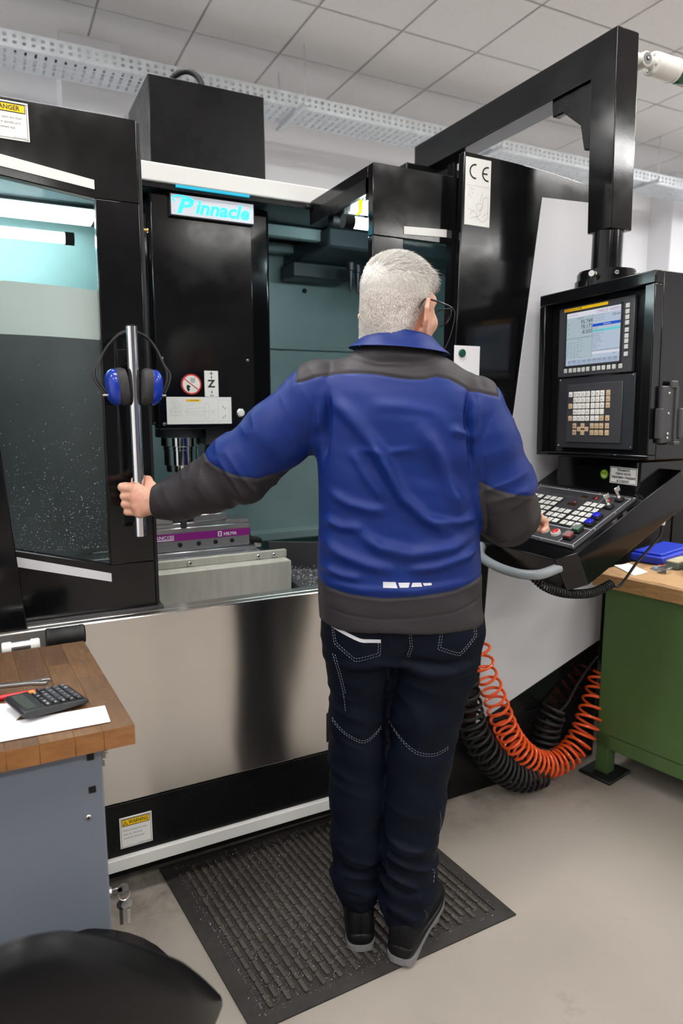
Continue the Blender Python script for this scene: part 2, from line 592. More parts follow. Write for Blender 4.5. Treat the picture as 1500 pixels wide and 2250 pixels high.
# ------------------------------------------------------------------ perforated cable tray under the ceiling
tray = thing('cable_tray', (2.5, 4.8, 3.42), 'galvanised perforated cable tray hanging along the back wall under the ceiling', 'cable tray')
TY0, TY1, TZ0, TZ1 = 4.66, 4.96, 3.425, 3.515
TX0, TX1 = -1.4, 7.6
def perforated(b, x0, x1, per, pt, rows):
    """strip along X split into bars around punched holes; pt(x, s) gives the point, rows = [(s0, s1, hole0, hole1 | None)]"""
    n = int((x1 - x0) / per)
    for (s0, s1, fr) in rows:
        if fr is None:
            b.add([pt(x0, s0), pt(x1, s0), pt(x1, s1), pt(x0, s1)], [(0, 1, 2, 3)])
        else:
            h0, h1, sk = fr
            for i in range(n):
                a = x0 + i * per
                b.add([pt(a + sk * 0, s0), pt(a + per * h0, s0), pt(a + per * h0 + sk, s1), pt(a + sk, s1)], [(0, 1, 2, 3)])
                b.add([pt(a + per * h1, s0), pt(a + per, s0), pt(a + per + sk, s1), pt(a + per * h1 + sk, s1)], [(0, 1, 2, 3)])
W_, Hh = TY1 - TY0, TZ1 - TZ0
fb = B('galv')
perforated(fb, TX0, TX1, 0.05, lambda x, s: (x, TY0, TZ0 + s * Hh), [(0, .22, None), (.22, .40, (.3, .7, 0)), (.40, .58, None), (.58, .78, (.3, .7, 0)), (.78, 1, None)])
perforated(fb, TX0, TX1, 0.05, lambda x, s: (x, TY1, TZ0 + s * Hh), [(0, .22, None), (.22, .40, (.3, .7, 0)), (.40, .58, None), (.58, .78, (.3, .7, 0)), (.78, 1, None)])
sd = obj('side_rail', fb, tray, smooth=0)
fb = B('galv')
perforated(fb, TX0, TX1, 0.055, lambda x, s: (x, TY0 + s * W_, TZ0), [(0, .10, None), (.10, .28, (.38, .62, 0.0)), (.28, .36, None), (.36, .64, (.34, .66, 0.0)), (.64, .72, None), (.72, .90, (.38, .62, 0.0)), (.90, 1, None)])
tp = obj('tray_floor', fb, tray, smooth=0)
for o_ in (sd, tp):
    md = o_.modifiers.new('thickness', 'SOLIDIFY'); md.thickness = 0.0015
for hx in (0.1, 2.05, 3.75, 5.55):
    obj('support_channel', B('galv').span(hx - .02, hx + .02, TY0 - .12, TY1 + .10, TZ0 - .028, TZ0 - .0005, .003), tray)
    for hy in (TY0 - .09, TY1 + .07):
        obj('threaded_rod', B('galv').cyl((hx, hy, TZ0 - .03), (hx, hy, CEIL), 0.004, 8), tray)
cable = obj('black_cable', B('rubber').tube(catmull([(-.55, 4.78, 3.445), (-.15, 4.76, 3.50), (.08, 4.75, 3.56), (.22, 4.74, 3.46), (.5, 4.76, 3.437), (1.2, 4.80, 3.437)], 30), .012, 8),
            label='thick black cable lying in the cable tray by the pilaster', cat='cable')
# ================================================================== the machining centre
mc = thing('machining_center', (0.95, 2.5, 0), 'large black CNC machining centre with a brushed stainless front and open sliding doors', 'machine')
FY = 1.84                      # front plane
DY = 1.90                      # door plane

def screw_at(parent, p, d, r=0.005, mat='screw', name='screw'):
    b = B(mat)
    d = unit(d)
    b.lathe(np.asarray(p, float), d, [(0, r), (r * .45, r), (r * .8, r * .7), (r * .85, r * .4)], 12)
    b.use('matte')
    b.cyl(np.asarray(p, float) + d * r * .86, np.asarray(p, float) + d * r * .9, r * .38, 6)
    return obj(name, b, parent)

def plate_xz(pts, y, th, mat):
    """polygon given as (x, z) at depth y, extruded backwards"""
    return B(mat).prism([(x, y, z) for x, z in pts], (0, th, 0))

# lower stainless apron with its folded top edge
b = B('stainless')
b.span(-0.45, 1.36, FY, FY + .03, 0.305, 0.835)
b.span(-0.45, 1.36, FY + .03, FY + .075, 0.800, 0.835)
ap = obj('stainless_apron', b, mc, bevel=0.004, smooth=30)
me = ap.data
uvl = me.uv_layers.new(name='UVMap')
for lp in me.loops:
    co = me.vertices[lp.vertex_index].co
    uvl.data[lp.index].uv = (co.x, co.z + co.y * .3)
obj('latch_plate', B('matte').span(.884, .915, FY - .002, FY, .336, .434), mc, bevel=.001)
obj('skirt_panel', B('gloss2').span(-0.45, 1.36, FY + .012, FY + .05, 0.137, 0.296), mc, bevel=.003)
obj('skirt_strip', B('whitepaint').span(-0.45, 1.36, FY - .002, FY + .03, 0.100, 0.137), mc, bevel=.002)
obj('machine_base', B('matte').span(-0.45, 1.36, FY + .12, 3.2, 0.0, 0.30), mc)
obj('right_base', B('gloss2').span(1.365, 2.08, FY, 3.2, 0.0, 0.262), mc, bevel=.004)
obj('apron_cover', B('matte').span(-0.45, 1.36, FY + .05, FY + .10, .28, .80), mc)

# warning sign on the skirt
def sign_board(name, x0, x1, z0, z1, y, head, lines, warn=True, th=.0025, mark=''):
    b = B('sign')
    b.span(x0, x1, y - th, y, z0, z1)
    w, h = x1 - x0, z1 - z0
    o = V3(x0, y - th, z0)
    R_, U_ = EX, EZ
    # thin printed border
    b.use('inkgrey')
    k = .035 * w
    for r_ in ((k, w - k, k, k + .0012), (k, w - k, h - k - .0012, h - k), (k, k + .0012, k, h - k), (w - k - .0012, w - k, k, h - k)):
        b.rect(o, R_, U_, *r_)
    b.use('signyellow').rect(o, R_, U_, .07 * w, .93 * w, .72 * h, .93 * h, .0004)
    b.use('ink')
    for r_ in ((.07 * w, .93 * w, .715 * h, .735 * h), (.07 * w, .93 * w, .925 * h, .945 * h), (.07 * w, .085 * w, .72 * h, .94 * h), (.915 * w, .93 * w, .72 * h, .94 * h)):
        b.rect(o, R_, U_, *r_, .0006)
    hs = .17 * h
    if warn:   # warning triangle
        c = o + R_ * .17 * w + U_ * .76 * h
        t = .13 * h
        b.add([c + R_ * -t * .6 - EY * .0007, c + R_ * t * .6 - EY * .0007, c + U_ * t - EY * .0007], [(0, 1, 2)])
        b.use('signyellow').add([c + R_ * -t * .36 + U_ * t * .12 - EY * .0009, c + R_ * t * .36 + U_ * t * .12 - EY * .0009, c + U_ * t * .78 - EY * .0009], [(0, 1, 2)])
        b.use('ink').rect(c, R_, U_, -t * .05, t * .05, t * .2, t * .55, .0011)
        b.text(head, hs, o + R_ * .28 * w + U_ * .775 * h, R_, U_, 'l', .0007, maxw=.60 * w, bold=.015)
    else:
        b.text(head, hs, o + R_ * .5 * w + U_ * .775 * h, R_, U_, 'c', .0007, maxw=.60 * w, bold=.015)
    b.use('inkgrey')
    for i, (s, xl) in enumerate(lines):
        b.text(s, .085 * h, o + R_ * .10 * w + U_ * (.55 - .13 * i) * h, R_, U_, 'l', .0006, maxw=xl * w)
    b.text(mark or 'Part No. 20-2021', .05 * h, o + R_ * .92 * w + U_ * .055 * h, R_, U_, 'r', .0006)
    o_ = obj(name, b, mc, smooth=0)
    for cx in (x0 + .03 * w + .001, x1 - .03 * w - .001):
        for cz in (z0 + .03 * h + .001, z1 - .03 * h - .001):
            obj('rivet', B('inklight').lathe((cx, y - th, cz), -EY, [(0, .0022), (.0006, .0022), (.001, .0012)], 8), o_)
    return o_
tag(sign_board('warning_sign', .243, .332, .160, .252, FY + .012, 'WARNING', [('Before moving the water', .74), ('tank out, the pump', .58), ('should be dismantled', .64)]),
    label='small white sign with a yellow WARNING band on the black skirt')

# ---------------------------------------------------------------- left sliding door
def xz(b, pts, y, th):
    return b.prism([(x, y, z) for x, z in pts], (0, th, 0))
dl = B('gloss')
WT = lambda x: 1.914 + (x - .273) * -.113      # window top edge
WB = lambda x: .970 + (x - .263) * -.276       # window bottom edge
X0d, X1d = -.42, .382
xz(dl, [(X0d, 2.115), (X1d, 2.115), (X1d, WT(.273)), (.273, WT(.273)), (X0d, WT(X0d))], DY, .032)
xz(dl, [(.273, WT(.273)), (X1d, WT(.273)), (X1d, WB(.263)), (.263, WB(.263))], DY, .032)
xz(dl, [(X0d, WB(X0d)), (.263, WB(.263)), (X1d, WB(.263)), (X1d, .842), (X0d, .842)], DY, .032)
xz(dl, [(X0d, WT(X0d)), (X0d + .12, WT(X0d + .12)), (X0d + .12, WB(X0d + .12)), (X0d, WB(X0d))], DY, .032)
door_l = obj('sliding_door', dl, mc, bevel=.0025, label='glossy black sliding door pushed to the left')
st = B('whitepaint'); 
xz(st, [(X0d + .02, WT(X0d + .02) + .06), (.273, WT(.273) + .042), (.273, WT(.273) + .020), (X0d + .02, WT(X0d + .02) + .022)], DY - .003, .003)
obj('trim_stripe', st, door_l)
st = B('silver'); 
xz(st, [(X0d + .02, 1.017 + (X0d + .02 - .032) * -.30), (.264, .947), (.264, .924), (X0d + .02, .990 + (X0d + .02 - .035) * -.29)], DY - .003, .003)
obj('trim_stripe', st, door_l)
pane = B('glass')
xz(pane, [(X0d + .1, WT(X0d + .1)), (.274, WT(.274)), (.264, WB(.264)), (X0d + .1, WB(X0d + .1))], DY + .012, .006)
obj('window_pane', pane, door_l, smooth=0, label='clear door window spattered with coolant and chips')
obj('edge_gasket', B('rubber').span(.382, .392, DY + .004, DY + .03, .845, 2.112), door_l, bevel=.002)
obj('door_sill', B('darkgrey').span(X0d, .40, DY - .012, DY + .05, .8352, .8415), door_l, bevel=.001)
# handle: chrome tube on two stand-offs
HX, HY = .330, 1.803
hb = B('chrome').cyl((HX, HY, 1.062), (HX, HY, 1.594), .0142, 32)
hb.use('matte').lathe((HX, HY, 1.594), EZ, [(0, .0142), (.002, .0142), (.004, .010)], 24).lathe((HX, HY, 1.062), -EZ, [(0, .0142), (.002, .0142), (.004, .010)], 24)
hd = obj('door_handle', hb, door_l, label='long vertical chrome handle tube')
for hz in (1.13, 1.50):
    obj('handle_standoff', B('gloss2').cyl((HX, HY + .010, hz), (HX, DY, hz), .010, 16).box((HX, DY - .003, hz), (.05, .006, .09), .002), door_l)
obj('brass_bolt', B('brass').cyl((.392, DY + .012, 1.853), (.402, DY + .012, 1.853), .004, 10).cyl((.402, DY + .012, 1.853), (.404, DY + .012, 1.853), .006, 6), door_l)
tag(sign_board('danger_sign', .040, .131, 2.021, 2.106, DY, 'DANGER', [('Do not open the door', .74), ('until the spindle and', .69), ('all movement had', .56)], warn=False, mark='Part No. 20-205'),
    label='white sign with a yellow DANGER band on the left sliding door')
# fixed left front panel with a slanted inner edge
lp = B('gloss')
xz(lp, [(-1.0, 2.13), (-.035, 2.13), (.026, 1.139), (.047, .838), (-1.0, .838)], FY + .015, .035)
obj('left_panel', lp, mc, bevel=.003)
obj('left_side', B('gloss2').span(-1.0, -.46, FY + .06, 3.2, 0, 2.10), mc)
obj('left_lower_panel', B('gloss2').span(-1.0, -.455, FY, FY + .06, 0.0, .835), mc)

# ---------------------------------------------------------------- right sliding door, slid open behind the fixed panel
dr = B('gloss')
X0r, X1r = 1.075, 1.80
wz1, wx0 = 1.912, 1.185
xz(dr, [(X0r, 2.12), (X1r, 2.12), (X1r, wz1), (X0r, wz1)], DY, .032)
xz(dr, [(X0r, wz1), (wx0, wz1), (wx0, .95), (X0r, .95)], DY, .032)
xz(dr, [(X0r, .95), (X1r, .95), (X1r, .842), (X0r, .842)], DY, .032)
xz(dr, [(1.70, wz1), (X1r, wz1), (X1r, .95), (1.70, .95)], DY, .032)
door_r = obj('sliding_door', dr, mc, bevel=.0025, label='glossy black sliding door pushed to the right')
obj('trim_stripe', xz(B('whitepaint'), [(wx0, 1.948), (1.78, 1.975), (1.78, 1.950), (wx0, 1.925)], DY - .003, .003), door_r)
obj('window_pane', xz(B('glass'), [(wx0, wz1), (1.70, wz1), (1.70, .95), (wx0, .95)], DY + .012, .006), door_r, smooth=0)
# roof leaf of the right door reaching back, with its rollers
obj('roof_leaf', B('gloss').span(X0r, X1r, DY + .034, 2.365, 2.083, 2.12), door_r, bevel=.002)
obj('leaf_lip', B('gloss2').span(X0r, X0r + .012, DY + .034, 2.36, 2.04, 2.085).span(X0r, X1r, DY + .034, DY + .046, 2.02, 2.085), door_r)
obj('switch_bracket', B('darkgrey').span(1.12, 1.20, 2.18, 2.24, 2.035, 2.082, .003), door_r)
rb = B('sign')
rb.use('sign').span(1.105, 1.135, 2.10, 2.13, 2.03, 2.075, .003).use('signyellow').span(1.135, 1.147, 2.10, 2.13, 2.03, 2.075).use('silver').span(1.1465, 1.185, 2.095, 2.125, 2.03, 2.08, .002)
obj('door_switch', rb, door_r)
obj('roller', B('matte').lathe((1.10, 2.24, 2.035), EX, [(0, .022), (.01, .024), (.05, .024), (.06, .022)], 20), door_r)
for k in range(2):
    screw_at(door_r, (1.103, 2.145 + .05 * k, 2.055), -EX, .004)
obj('magnet_catch', B('brass').span(1.073, 1.0752, DY + .010, DY + .020, 1.80, 1.83).span(1.073, 1.0752, DY + .010, DY + .020, 1.76, 1.79), door_r)

# ---------------------------------------------------------------- fixed right front panel: black with a slanted silver field
def arc_top(n=8):
    out = []
    for i in range(n + 1):
        t = i / n
        out.append((1.366 + t * (2.08 - 1.366), 2.177 - .012 * t - .05 * t ** 3))
    return out
rp = B('gloss')
xz(rp, [(1.340, .262)] + [(1.345, 1.45)] + arc_top() + [(2.08, .262)], FY, .03)
obj('right_panel', rp, mc, bevel=.003)
sp = B('silver')
xz(sp, [(1.685, 2.082), (2.078, 2.10), (2.078, .487), (1.615, .316), (1.478, .268), (1.512, .835), (1.599, 1.385)], FY - .003, .003)
obj('silver_field', sp, mc, bevel=.0012)
obj('right_return', B('gloss').span(1.345, 1.36, FY + .03, DY + .0, .84, 2.15), mc)
obj('right_side', B('gloss2').span(2.05, 2.08, FY + .03, 3.2, .262, 2.10), mc)
obj('right_roof', B('gloss2').span(1.38, 2.05, DY + .05, 3.2, 2.125, 2.16), mc)
# CE plate with the line drawing of the machine
ce = B('sign').span(1.370, 1.468, FY - .002, FY, 1.962, 2.162)
o_ = V3(1.370, FY - .002, 1.962)
ce.use('ink')
ce.ring(o_ + V3(.036, 0, .160), EX, EZ, .0175, .0225, 24, .0005, PI * .5, PI * 1.5)
ce.rect(o_ + V3(.036, 0, .160), EX, EZ, 0, .004, .0175, .0225, .0005).rect(o_ + V3(.036, 0, .160), EX, EZ, 0, .004, -.0225, -.0175, .0005)
ce.ring(o_ + V3(.085, 0, .158), EX, EZ, .0175, .0225, 24, .0005, PI * .5, PI * 1.5)
ce.rect(o_ + V3(.085, 0, .158), EX, EZ, 0, .004, .0175, .0225, .0005).rect(o_ + V3(.085, 0, .158), EX, EZ, 0, .004, -.0225, -.0175, .0005).rect(o_ + V3(.085, 0, .158), EX, EZ, -.019, -.001, -.0025, .0025, .0005)
def sketch(b, o, pts, w=.0007):
    for (x0, z0), (x1, z1) in zip(pts[:-1], pts[1:]):
        d = unit(V3(x1 - x0, 0, z1 - z0)); n = V3(-d[2], 0, d[0]) * w / 2
        a, c = o + V3(x0, -.0005, z0), o + V3(x1, -.0005, z1)
        b.add([a - n, c - n, c + n, a + n], [(0, 1, 2, 3)])
ce.use('inkgrey')
sketch(ce, o_, [(.004, .118), (.094, .118)], .0005)
for pl in ([(.045, .025), (.07, .012), (.09, .028), (.09, .085), (.083, .09), (.07, .083), (.07, .06), (.06, .05), (.06, .035), (.045, .025)],
           [(.042, .06), (.055, .07), (.066, .066), (.066, .05), (.05, .045), (.042, .06)], [(.02, .03), (.03, .045), (.045, .038), (.05, .02)],
           [(.06, .075), (.066, .1)], [(.012, .05), (.03, .04)], [(.02, .02), (.05, .03)], [(.07, .03), (.09, .045)]):
    sketch(ce, o_, pl)
for k in range(14):
    a = rng.uniform(.012, .034); c = rng.uniform(.085, .112)
    sketch(ce, o_, [(a, c), (a + rng.uniform(-.004, .004), c + rng.uniform(-.004, .004))], .0012)
obj('ce_plate', ce, mc, smooth=0, label='narrow white plate with a large CE mark and a machine drawing')

# ---------------------------------------------------------------- enclosure, roof band and interior
obj('roof_band', B('whitepaint').span(-.44, 1.372, 2.35, 2.40, 2.112, 2.170), mc, bevel=.004)
obj('roof_sheet', B('interiordark').span(-.44, 1.372, 2.40, 3.10, 2.105, 2.112), mc)
obj('front_header', B('gloss2').span(-.44, 1.06, 2.36, 2.372, 2.096, 2.111), mc)
obj('inner_back_wall', B('interior').span(-.44, 2.05, 3.02, 3.05, .30, 2.105), mc)
seam = B('interior').span(-.44, 2.04, 3.006, 3.02, 1.655, 1.675, .003).span(-.44, 2.04, 2.93, 3.02, .775, .815, .004)
obj('wall_rib', seam, mc)
obj('inner_left_wall', B('interior').span(-.45, -.42, 1.95, 3.02, .30, 2.105), mc)
obj('inner_right_wall', B('interior').span(2.02, 2.048, 1.95, 3.02, .30, 2.105), mc)
obj('inner_floor', B('interior').span(-.42, 2.02, 1.95, 3.02, .30, .33), mc)
obj('tool_magazine', B('interiordark').span(1.24, 1.95, 2.55, 3.0, 2.02, 2.10, .01).span(1.22, 1.50, 2.86, 2.99, 1.955, 2.02, .006), mc)
obj('inner_beam', B('interior').span(.96, 2.0, 2.62, 2.66, 2.055, 2.10, .004).span(.95, 1.30, 2.90, 2.95, 2.06, 2.10, .004), mc)
mg = B('darksteel')
for k in range(5):
    c = V3(1.42 + .05 * k, 2.70 + .03 * k, 2.0)
    mg.lathe(c, -EZ, [(0, .02), (.03, .02), (.034, .014), (.09, .008), (.12, .004)], 12)
obj('tool_holder', mg, mc)
screw_at(mc, (1.345, 3.02, 1.925), -EY, .011, 'matte')
# machine lamps
def lamp(name, x0, x1, y, z, parent):
    b = B('lamp_in').cyl((x0, y, z), (x1, y, z), .018, 20)
    b.use('matte').cyl((x0 - .035, y, z), (x0, y, z), .022, 20).cyl((x1, y, z), (x1 + .03, y, z), .022, 20)
    return obj(name, b, parent, label='glowing white work lamp tube inside the enclosure')
lamp('work_lamp', 1.09, 1.62, 2.06, 1.985, mc)
lamp('work_lamp', -.34, .27, 2.62, 1.965, mc)
lp_ = B('lamp_flat').span(-.40, .40, 2.72, 2.94, 2.088, 2.094); lp_.use('matte').span(-.41, .41, 2.71, 2.95, 2.094, 2.104)
obj('lamp_panel', lp_, mc, label='flat glowing lamp panel under the enclosure roof')
# curved sheets added to mimic the reflection in the left door window
gb = B('whitepaint')
def arc_sheet(b, x0, x1, yc, bulge, z0, z1, n=14):
    vs, fs = [], []
    for i in range(n + 1):
        t = i / n
        x = x0 + t * (x1 - x0); y = yc - bulge * math.sin(PI * t)
        vs += [(x, y, z0), (x, y, z1), (x, y + .006, z0), (x, y + .006, z1)]
    for i in range(n):
        a = 4 * i
        fs += [(a, a + 4, a + 5, a + 1), (a + 2, a + 3, a + 7, a + 6), (a + 1, a + 5, a + 7, a + 3), (a, a + 2, a + 6, a + 4)]
    b.add(vs, fs)
arc_sheet(gb, -.40, .50, 2.60, .14, 1.60, 1.785)
obj('reflection_band', gb, mc)
M['reflectgrey'] = pbr('reflection_grey', (88, 88, 90), .5, var=.1, vscale=6)
gd = B('reflectgrey')
arc_sheet(gd, -.40, .50, 2.58, .14, .62, 1.62)
obj('reflection_skirt', gd, mc)

# ---------------------------------------------------------------- spindle head
obj('head_column', B('gloss').span(.50, .955, 2.455, 2.90, 1.33, 2.10), mc, bevel=.012, seg=3)
head = obj('spindle_head', B('gloss').span(.517, .868, 2.40, 2.455, 1.316, 2.10), mc, bevel=.004)
obj('left_way_cover', B('matte').span(.38, .50, 2.50, 2.62, .9, 2.10), mc)
for p in ((.535, 1.557), (.842, 1.559), (.535, 1.335), (.846, 1.335)):
    screw_at(head, (p[0], 2.40, p[1]), -EY, .0065)
# backlit name sign
sb = B('darksteel').span(.578, .870, 2.380, 2.3995, 2.022, 2.092)
sb.use('signlit').span(.581, .867, 2.378, 2.380, 2.025, 2.089)
so = V3(.585, 2.378, 2.026)
sb.use('glow')
sb.text('P', .066, so + V3(.012, 0, .006), EX, EZ, 'l', .0008, bold=.032, shear=.25, maxw=.060)
sb.text('innacle', .062, so + V3(.075, 0, .010), EX, EZ, 'l', .0008, maxw=.192, bold=.034, shear=.25)
# swash around the capital
sw = catmull([so + V3(.008, -.0009, .040), so + V3(.002, -.0009, .052), so + V3(.025, -.0009, .060), so + V3(.06, -.0009, .054), so + V3(.074, -.0009, .046)], 14)
sb.tube(sw, .0026, 6)
sb.disc(so + V3(.272, 0, .042), EX, EZ, .0025, 10, .0008)
obj('name_sign', sb, head, smooth=0, label='backlit grey sign with glowing cyan lettering')
obj('glow_strip', B('glowdim').span(.593, .845, 2.352, 2.36, 2.104, 2.1115), mc, label='cyan light strip under the roof edge')
# prohibition sign
pb = B('sign'); po = V3(.634, 2.40, 1.472)
pb.lathe(po, -EY, [(0, .0355), (.0015, .0355)], 40)
pb.use('inkred').ring(po - EY * .0015, EX, EZ, .0305, .0355, 44)
d_ = unit(V3(.8, 0, -.6)); n_ = V3(.6, 0, .8) * .0016
q = po - EY * .0022
pb.add([q - d_ * .031 - n_, q + d_ * .031 - n_, q + d_ * .031 + n_, q - d_ * .031 + n_], [(0, 1, 2, 3)])
pb.use('ink').add([po + V3(x, -.0021, z) for x, z in ((-.017, -.004), (-.012, -.002), (-.004, -.006), (-.003, -.010), (-.008, -.012), (-.005, -.018), (-.011, -.026), (-.016, -.020), (-.018, -.012))], [tuple(range(9))])
pb.use('inklight').add([po + V3(x, -.0021, z) for x, z in ((-.004, .022), (.014, .022), (.014, .010), (.009, .004), (.002, .004), (-.004, .010))], [tuple(range(6))])
obj('prohibition_sign', pb, head, smooth=0, label='round red prohibition sign with a hand')
# Z axis plate
zb = B('sign').span(.681, .7305, 2.398, 2.40, 1.429, 1.5195)
zo = V3(.7058, 2.398, 1.429)
zb.use('ink').text('Z', .036, zo + V3(0, 0, .0335), EX, EZ, 'c', .0006, maxw=.027, bold=.03)
for sgn, zc in ((1, .066), (-1, .018)):
    zb.rect(zo + V3(0, 0, zc), EX, EZ, -.0012, .0012, -.004, .004, .0006)
    zb.add([zo + V3(-.003, -.0006, zc + sgn * .002), zo + V3(.003, -.0006, zc + sgn * .002), zo + V3(0, -.0006, zc + sgn * .007)], [(0, 1, 2)])
zb.rect(zo + V3(0, 0, .081), EX, EZ, -.006, .006, -.0012, .0012, .0006).rect(zo + V3(0, 0, .081), EX, EZ, -.0012, .0012, -.006, .006, .0006)
zb.rect(zo + V3(0, 0, .005), EX, EZ, -.006, .006, -.0012, .0012, .0006)
obj('axis_plate', zb, head, smooth=0, label='white plate with a plus, Z and minus')
# caution plate with a drawing
cb_ = B('sign').span(.545, .7765, 2.398, 2.40, 1.334, 1.428)
co_ = V3(.545, 2.398, 1.334)
cb_.use('signyellow').rect(co_, EX, EZ, .068, .120, .078, .086)
cb_.use('ink').text('CAUTION', .007, co_ + V3(.096, 0, .0795), EX, EZ, 'c', .0006)
cb_.use('inklight')
for i in range(6):
    sketch(cb_, co_, [(.014, .086 - .0045 * i), (.035 + .004 * i, .086 - .0045 * i)], .0006)
cb_.ring(co_ + V3(.03, 0, .043), EX, EZ, .0125, .0132, 24).ring(co_ + V3(.03, 0, .043), EX, EZ, .005, .0056, 20)
for pl in ([(.01, .043), (.05, .043)], [(.03, .018), (.03, .066)], [(.012, .03), (.05, .03), (.05, .057), (.012, .057), (.012, .03)], [(.06, .043), (.175, .043)], [(.07, .035), (.09, .035), (.13, .03), (.13, .058), (.09, .053), (.07, .053), (.07, .035)],
           [(.135, .02), (.148, .02), (.148, .072), (.135, .072), (.135, .02)], [(.155, .03), (.172, .05)], [(.155, .05), (.172, .03)], [(.07, .010), (.17, .010)], [(.07, .064), (.1, .074)], [(.182, .004), (.182, .09)], [(.186, .084), (.222, .084), (.222, .01), (.186, .01)]):
    sketch(cb_, co_, pl, .0006)
cb_.use('ink')
for (x, z) in ((.201, .060), (.208, .054), (.201, .022), (.208, .027)):
    sketch(cb_, co_, [(x, z - .004), (x, z + .004)], .0018)
obj('caution_plate', cb_, head, smooth=0, label='wide white plate with a yellow CAUTION band and spindle drawing')
obj('indicator_button', B('screw').lathe((.811, 2.40, 1.372), -EY, [(0, .0155), (.006, .0155), (.008, .013)], 24).use('sign').lathe((.811, 2.392, 1.372), -EY, [(0, .0125), (.004, .0115), (.005, .008)], 24), head, label='cream round button in a steel bezel')
# spindle nose
spb = B('darksteel').lathe((.62, 2.53, 1.33), -EZ, [(0, .09), (.045, .09), (.047, .078)], 32)
spb.use('chrome').lathe((.62, 2.53, 1.283), -EZ, [(0, .073), (.03, .073), (.033, .066), (.045, .066), (.046, .064), (.100, .064), (.102, .058), (.125, .056)], 40)
obj('spindle_nose', spb, head, label='polished steel spindle nose')
ho = B('darkgrey').span(.70, .90, 2.47, 2.56, 1.255, 1.33, .004).use('brass').cyl((.80, 2.465, 1.29), (.80, 2.45, 1.29), .012, 12).cyl((.86, 2.465, 1.28), (.86, 2.44, 1.27), .010, 12).use('matte').cyl((.715, 2.50, 1.26), (.70, 2.50, 1.15), .009, 10)
obj('coolant_nozzle', ho, head)

# motor cover on the roof
mcb = obj('motor_cover', B('gloss2').span(.548, .962, 2.50, 2.86, 2.172, 2.497), mc, bevel=.004)
obj('motor_cable', B('rubber').tube(catmull([(.78, 2.68, 2.49), (.785, 2.67, 2.555), (.765, 2.68, 2.60), (.725, 2.70, 2.615), (.69, 2.76, 2.60), (.68, 2.84, 2.56), (.68, 2.95, 2.50)], 24), .011, 10), mc)
obj('roof_cover', B('gloss2').span(-.44, 2.05, 2.45, 3.2, 2.113, 2.171), mc, bevel=.003)

# ---------------------------------------------------------------- table, cover and chip pan
tb_ = B('tablecover')
tb_.span(-.30, .858, 2.05, 2.075, .50, .892, .004)           # front cover sheet
tb_.span(-.30, .858, 2.075, 2.13, .872, .892, .003)
obj('table_cover', tb_, mc)
obj('table_lip', B('tablecover').span(-.30, .862, 2.10, 2.118, .892, .918, .002), mc)
for x in (.53, .76, .815):
    screw_at(mc, (x, 2.10, .904), -EY, .0075, 'chrome')
wt = B('steel')
for k in range(4):
    wt.span(-.30, .83, 2.125 + .12 * k, 2.125 + .12 * k + .095, .86, .888, .002)
wt.use('darksteel').span(-.30, .83, 2.13, 2.60, .84, .872)
obj('work_table', wt, mc, smooth=0)
obj('chip_pan', B('darkgrey').span(.87, 2.0, 1.96, 2.30, .60, .81).prism([(.87, 2.28, .81), (.87, 2.30, .81), (1.35, 2.02, .81), (1.35, 2.00, .81)], (0, 0, .10)), mc)
# swarf lying about the machine: too many chips to count
def swarf(n, pos, size, mat='chrome'):
    b = B(mat)
    vs, fs = [], []
    for i in range(n):
        p = np.asarray(pos(i))
        s = size * rng.uniform(.5, 1.5)
        a = rng.normal(size=3); a /= np.linalg.norm(a)
        c = rng.normal(size=3); c /= np.linalg.norm(c)
        k = len(vs)
        e = np.cross(a, c) * s * .35
        vs += [p - a * s, p + e, p + a * s, p + e * 1.8 + c * s * .3]
        fs += [(k, k + 1, k + 3), (k + 1, k + 2, k + 3)]
    return b.add(vs, fs)
M['chip'] = pbr('aluminium_chip', (225, 226, 226), 0.35, metal=0.35)
obj('swarf', swarf(2600, lambda i: (rng.uniform(.88, 1.45), rng.uniform(1.97, 2.27), .812 + rng.random() ** 2 * .018), .004, 'chip'), mc, smooth=0, kind='stuff')
obj('table_swarf', swarf(1500, lambda i: (rng.uniform(.30, .85), rng.uniform(2.13, 2.55), .889 + rng.random() * .003), .003, 'chip'), mc, smooth=0, kind='stuff')
obj('wall_swarf', swarf(260, lambda i: (rng.uniform(.9, 1.6), 3.004, .83 + abs(rng.normal()) * .25), .003, 'matte'), mc, smooth=0, kind='stuff')
def on_pane(i):
    z = min(1.62, WB(.2) + .03 + abs(rng.normal()) * .17)
    return (rng.uniform(.02, .262), DY + .0115, z)
obj('pane_swarf', swarf(900, on_pane, .0022, 'chip'), mc, smooth=0, kind='stuff')

# ---------------------------------------------------------------- machine vise on the table
vise = thing('machine_vise', (.55, 2.36, .888), 'long steel machine vise with a purple side label on the table', 'vise')
vb = B('steel').span(.44, .802, 2.30, 2.42, .902, .985, .003).span(.42, .82, 2.285, 2.435, .888, .902, .002)
vo = obj('vise_body', vb, vise)
for x in (.55, .615, .675, .735):
    obj('bolt_hole', B('matte').cyl((x, 2.2995, .925), (x, 2.298, .925), .008, 16), vise)
lb_ = B('purple').rect(V3(.442, 2.2995, .94), EX, EZ, 0, .36, 0, .026, .0006)
lb_.use('inkwhite').text('KNC125', .016, V3(.468, 2.2995, .949), EX, EZ, 'l', .001, maxw=.062, bold=.02).rect(V3(.468, 2.2995, .943), EX, EZ, 0, .062, 0, .0035, .001)
lb_.text('HILMA', .016, V3(.705, 2.2995, .946), EX, EZ, 'l', .001, maxw=.048, bold=.02).rect(V3(.684, 2.2995, .944), EX, EZ, 0, .014, 0, .018, .001)
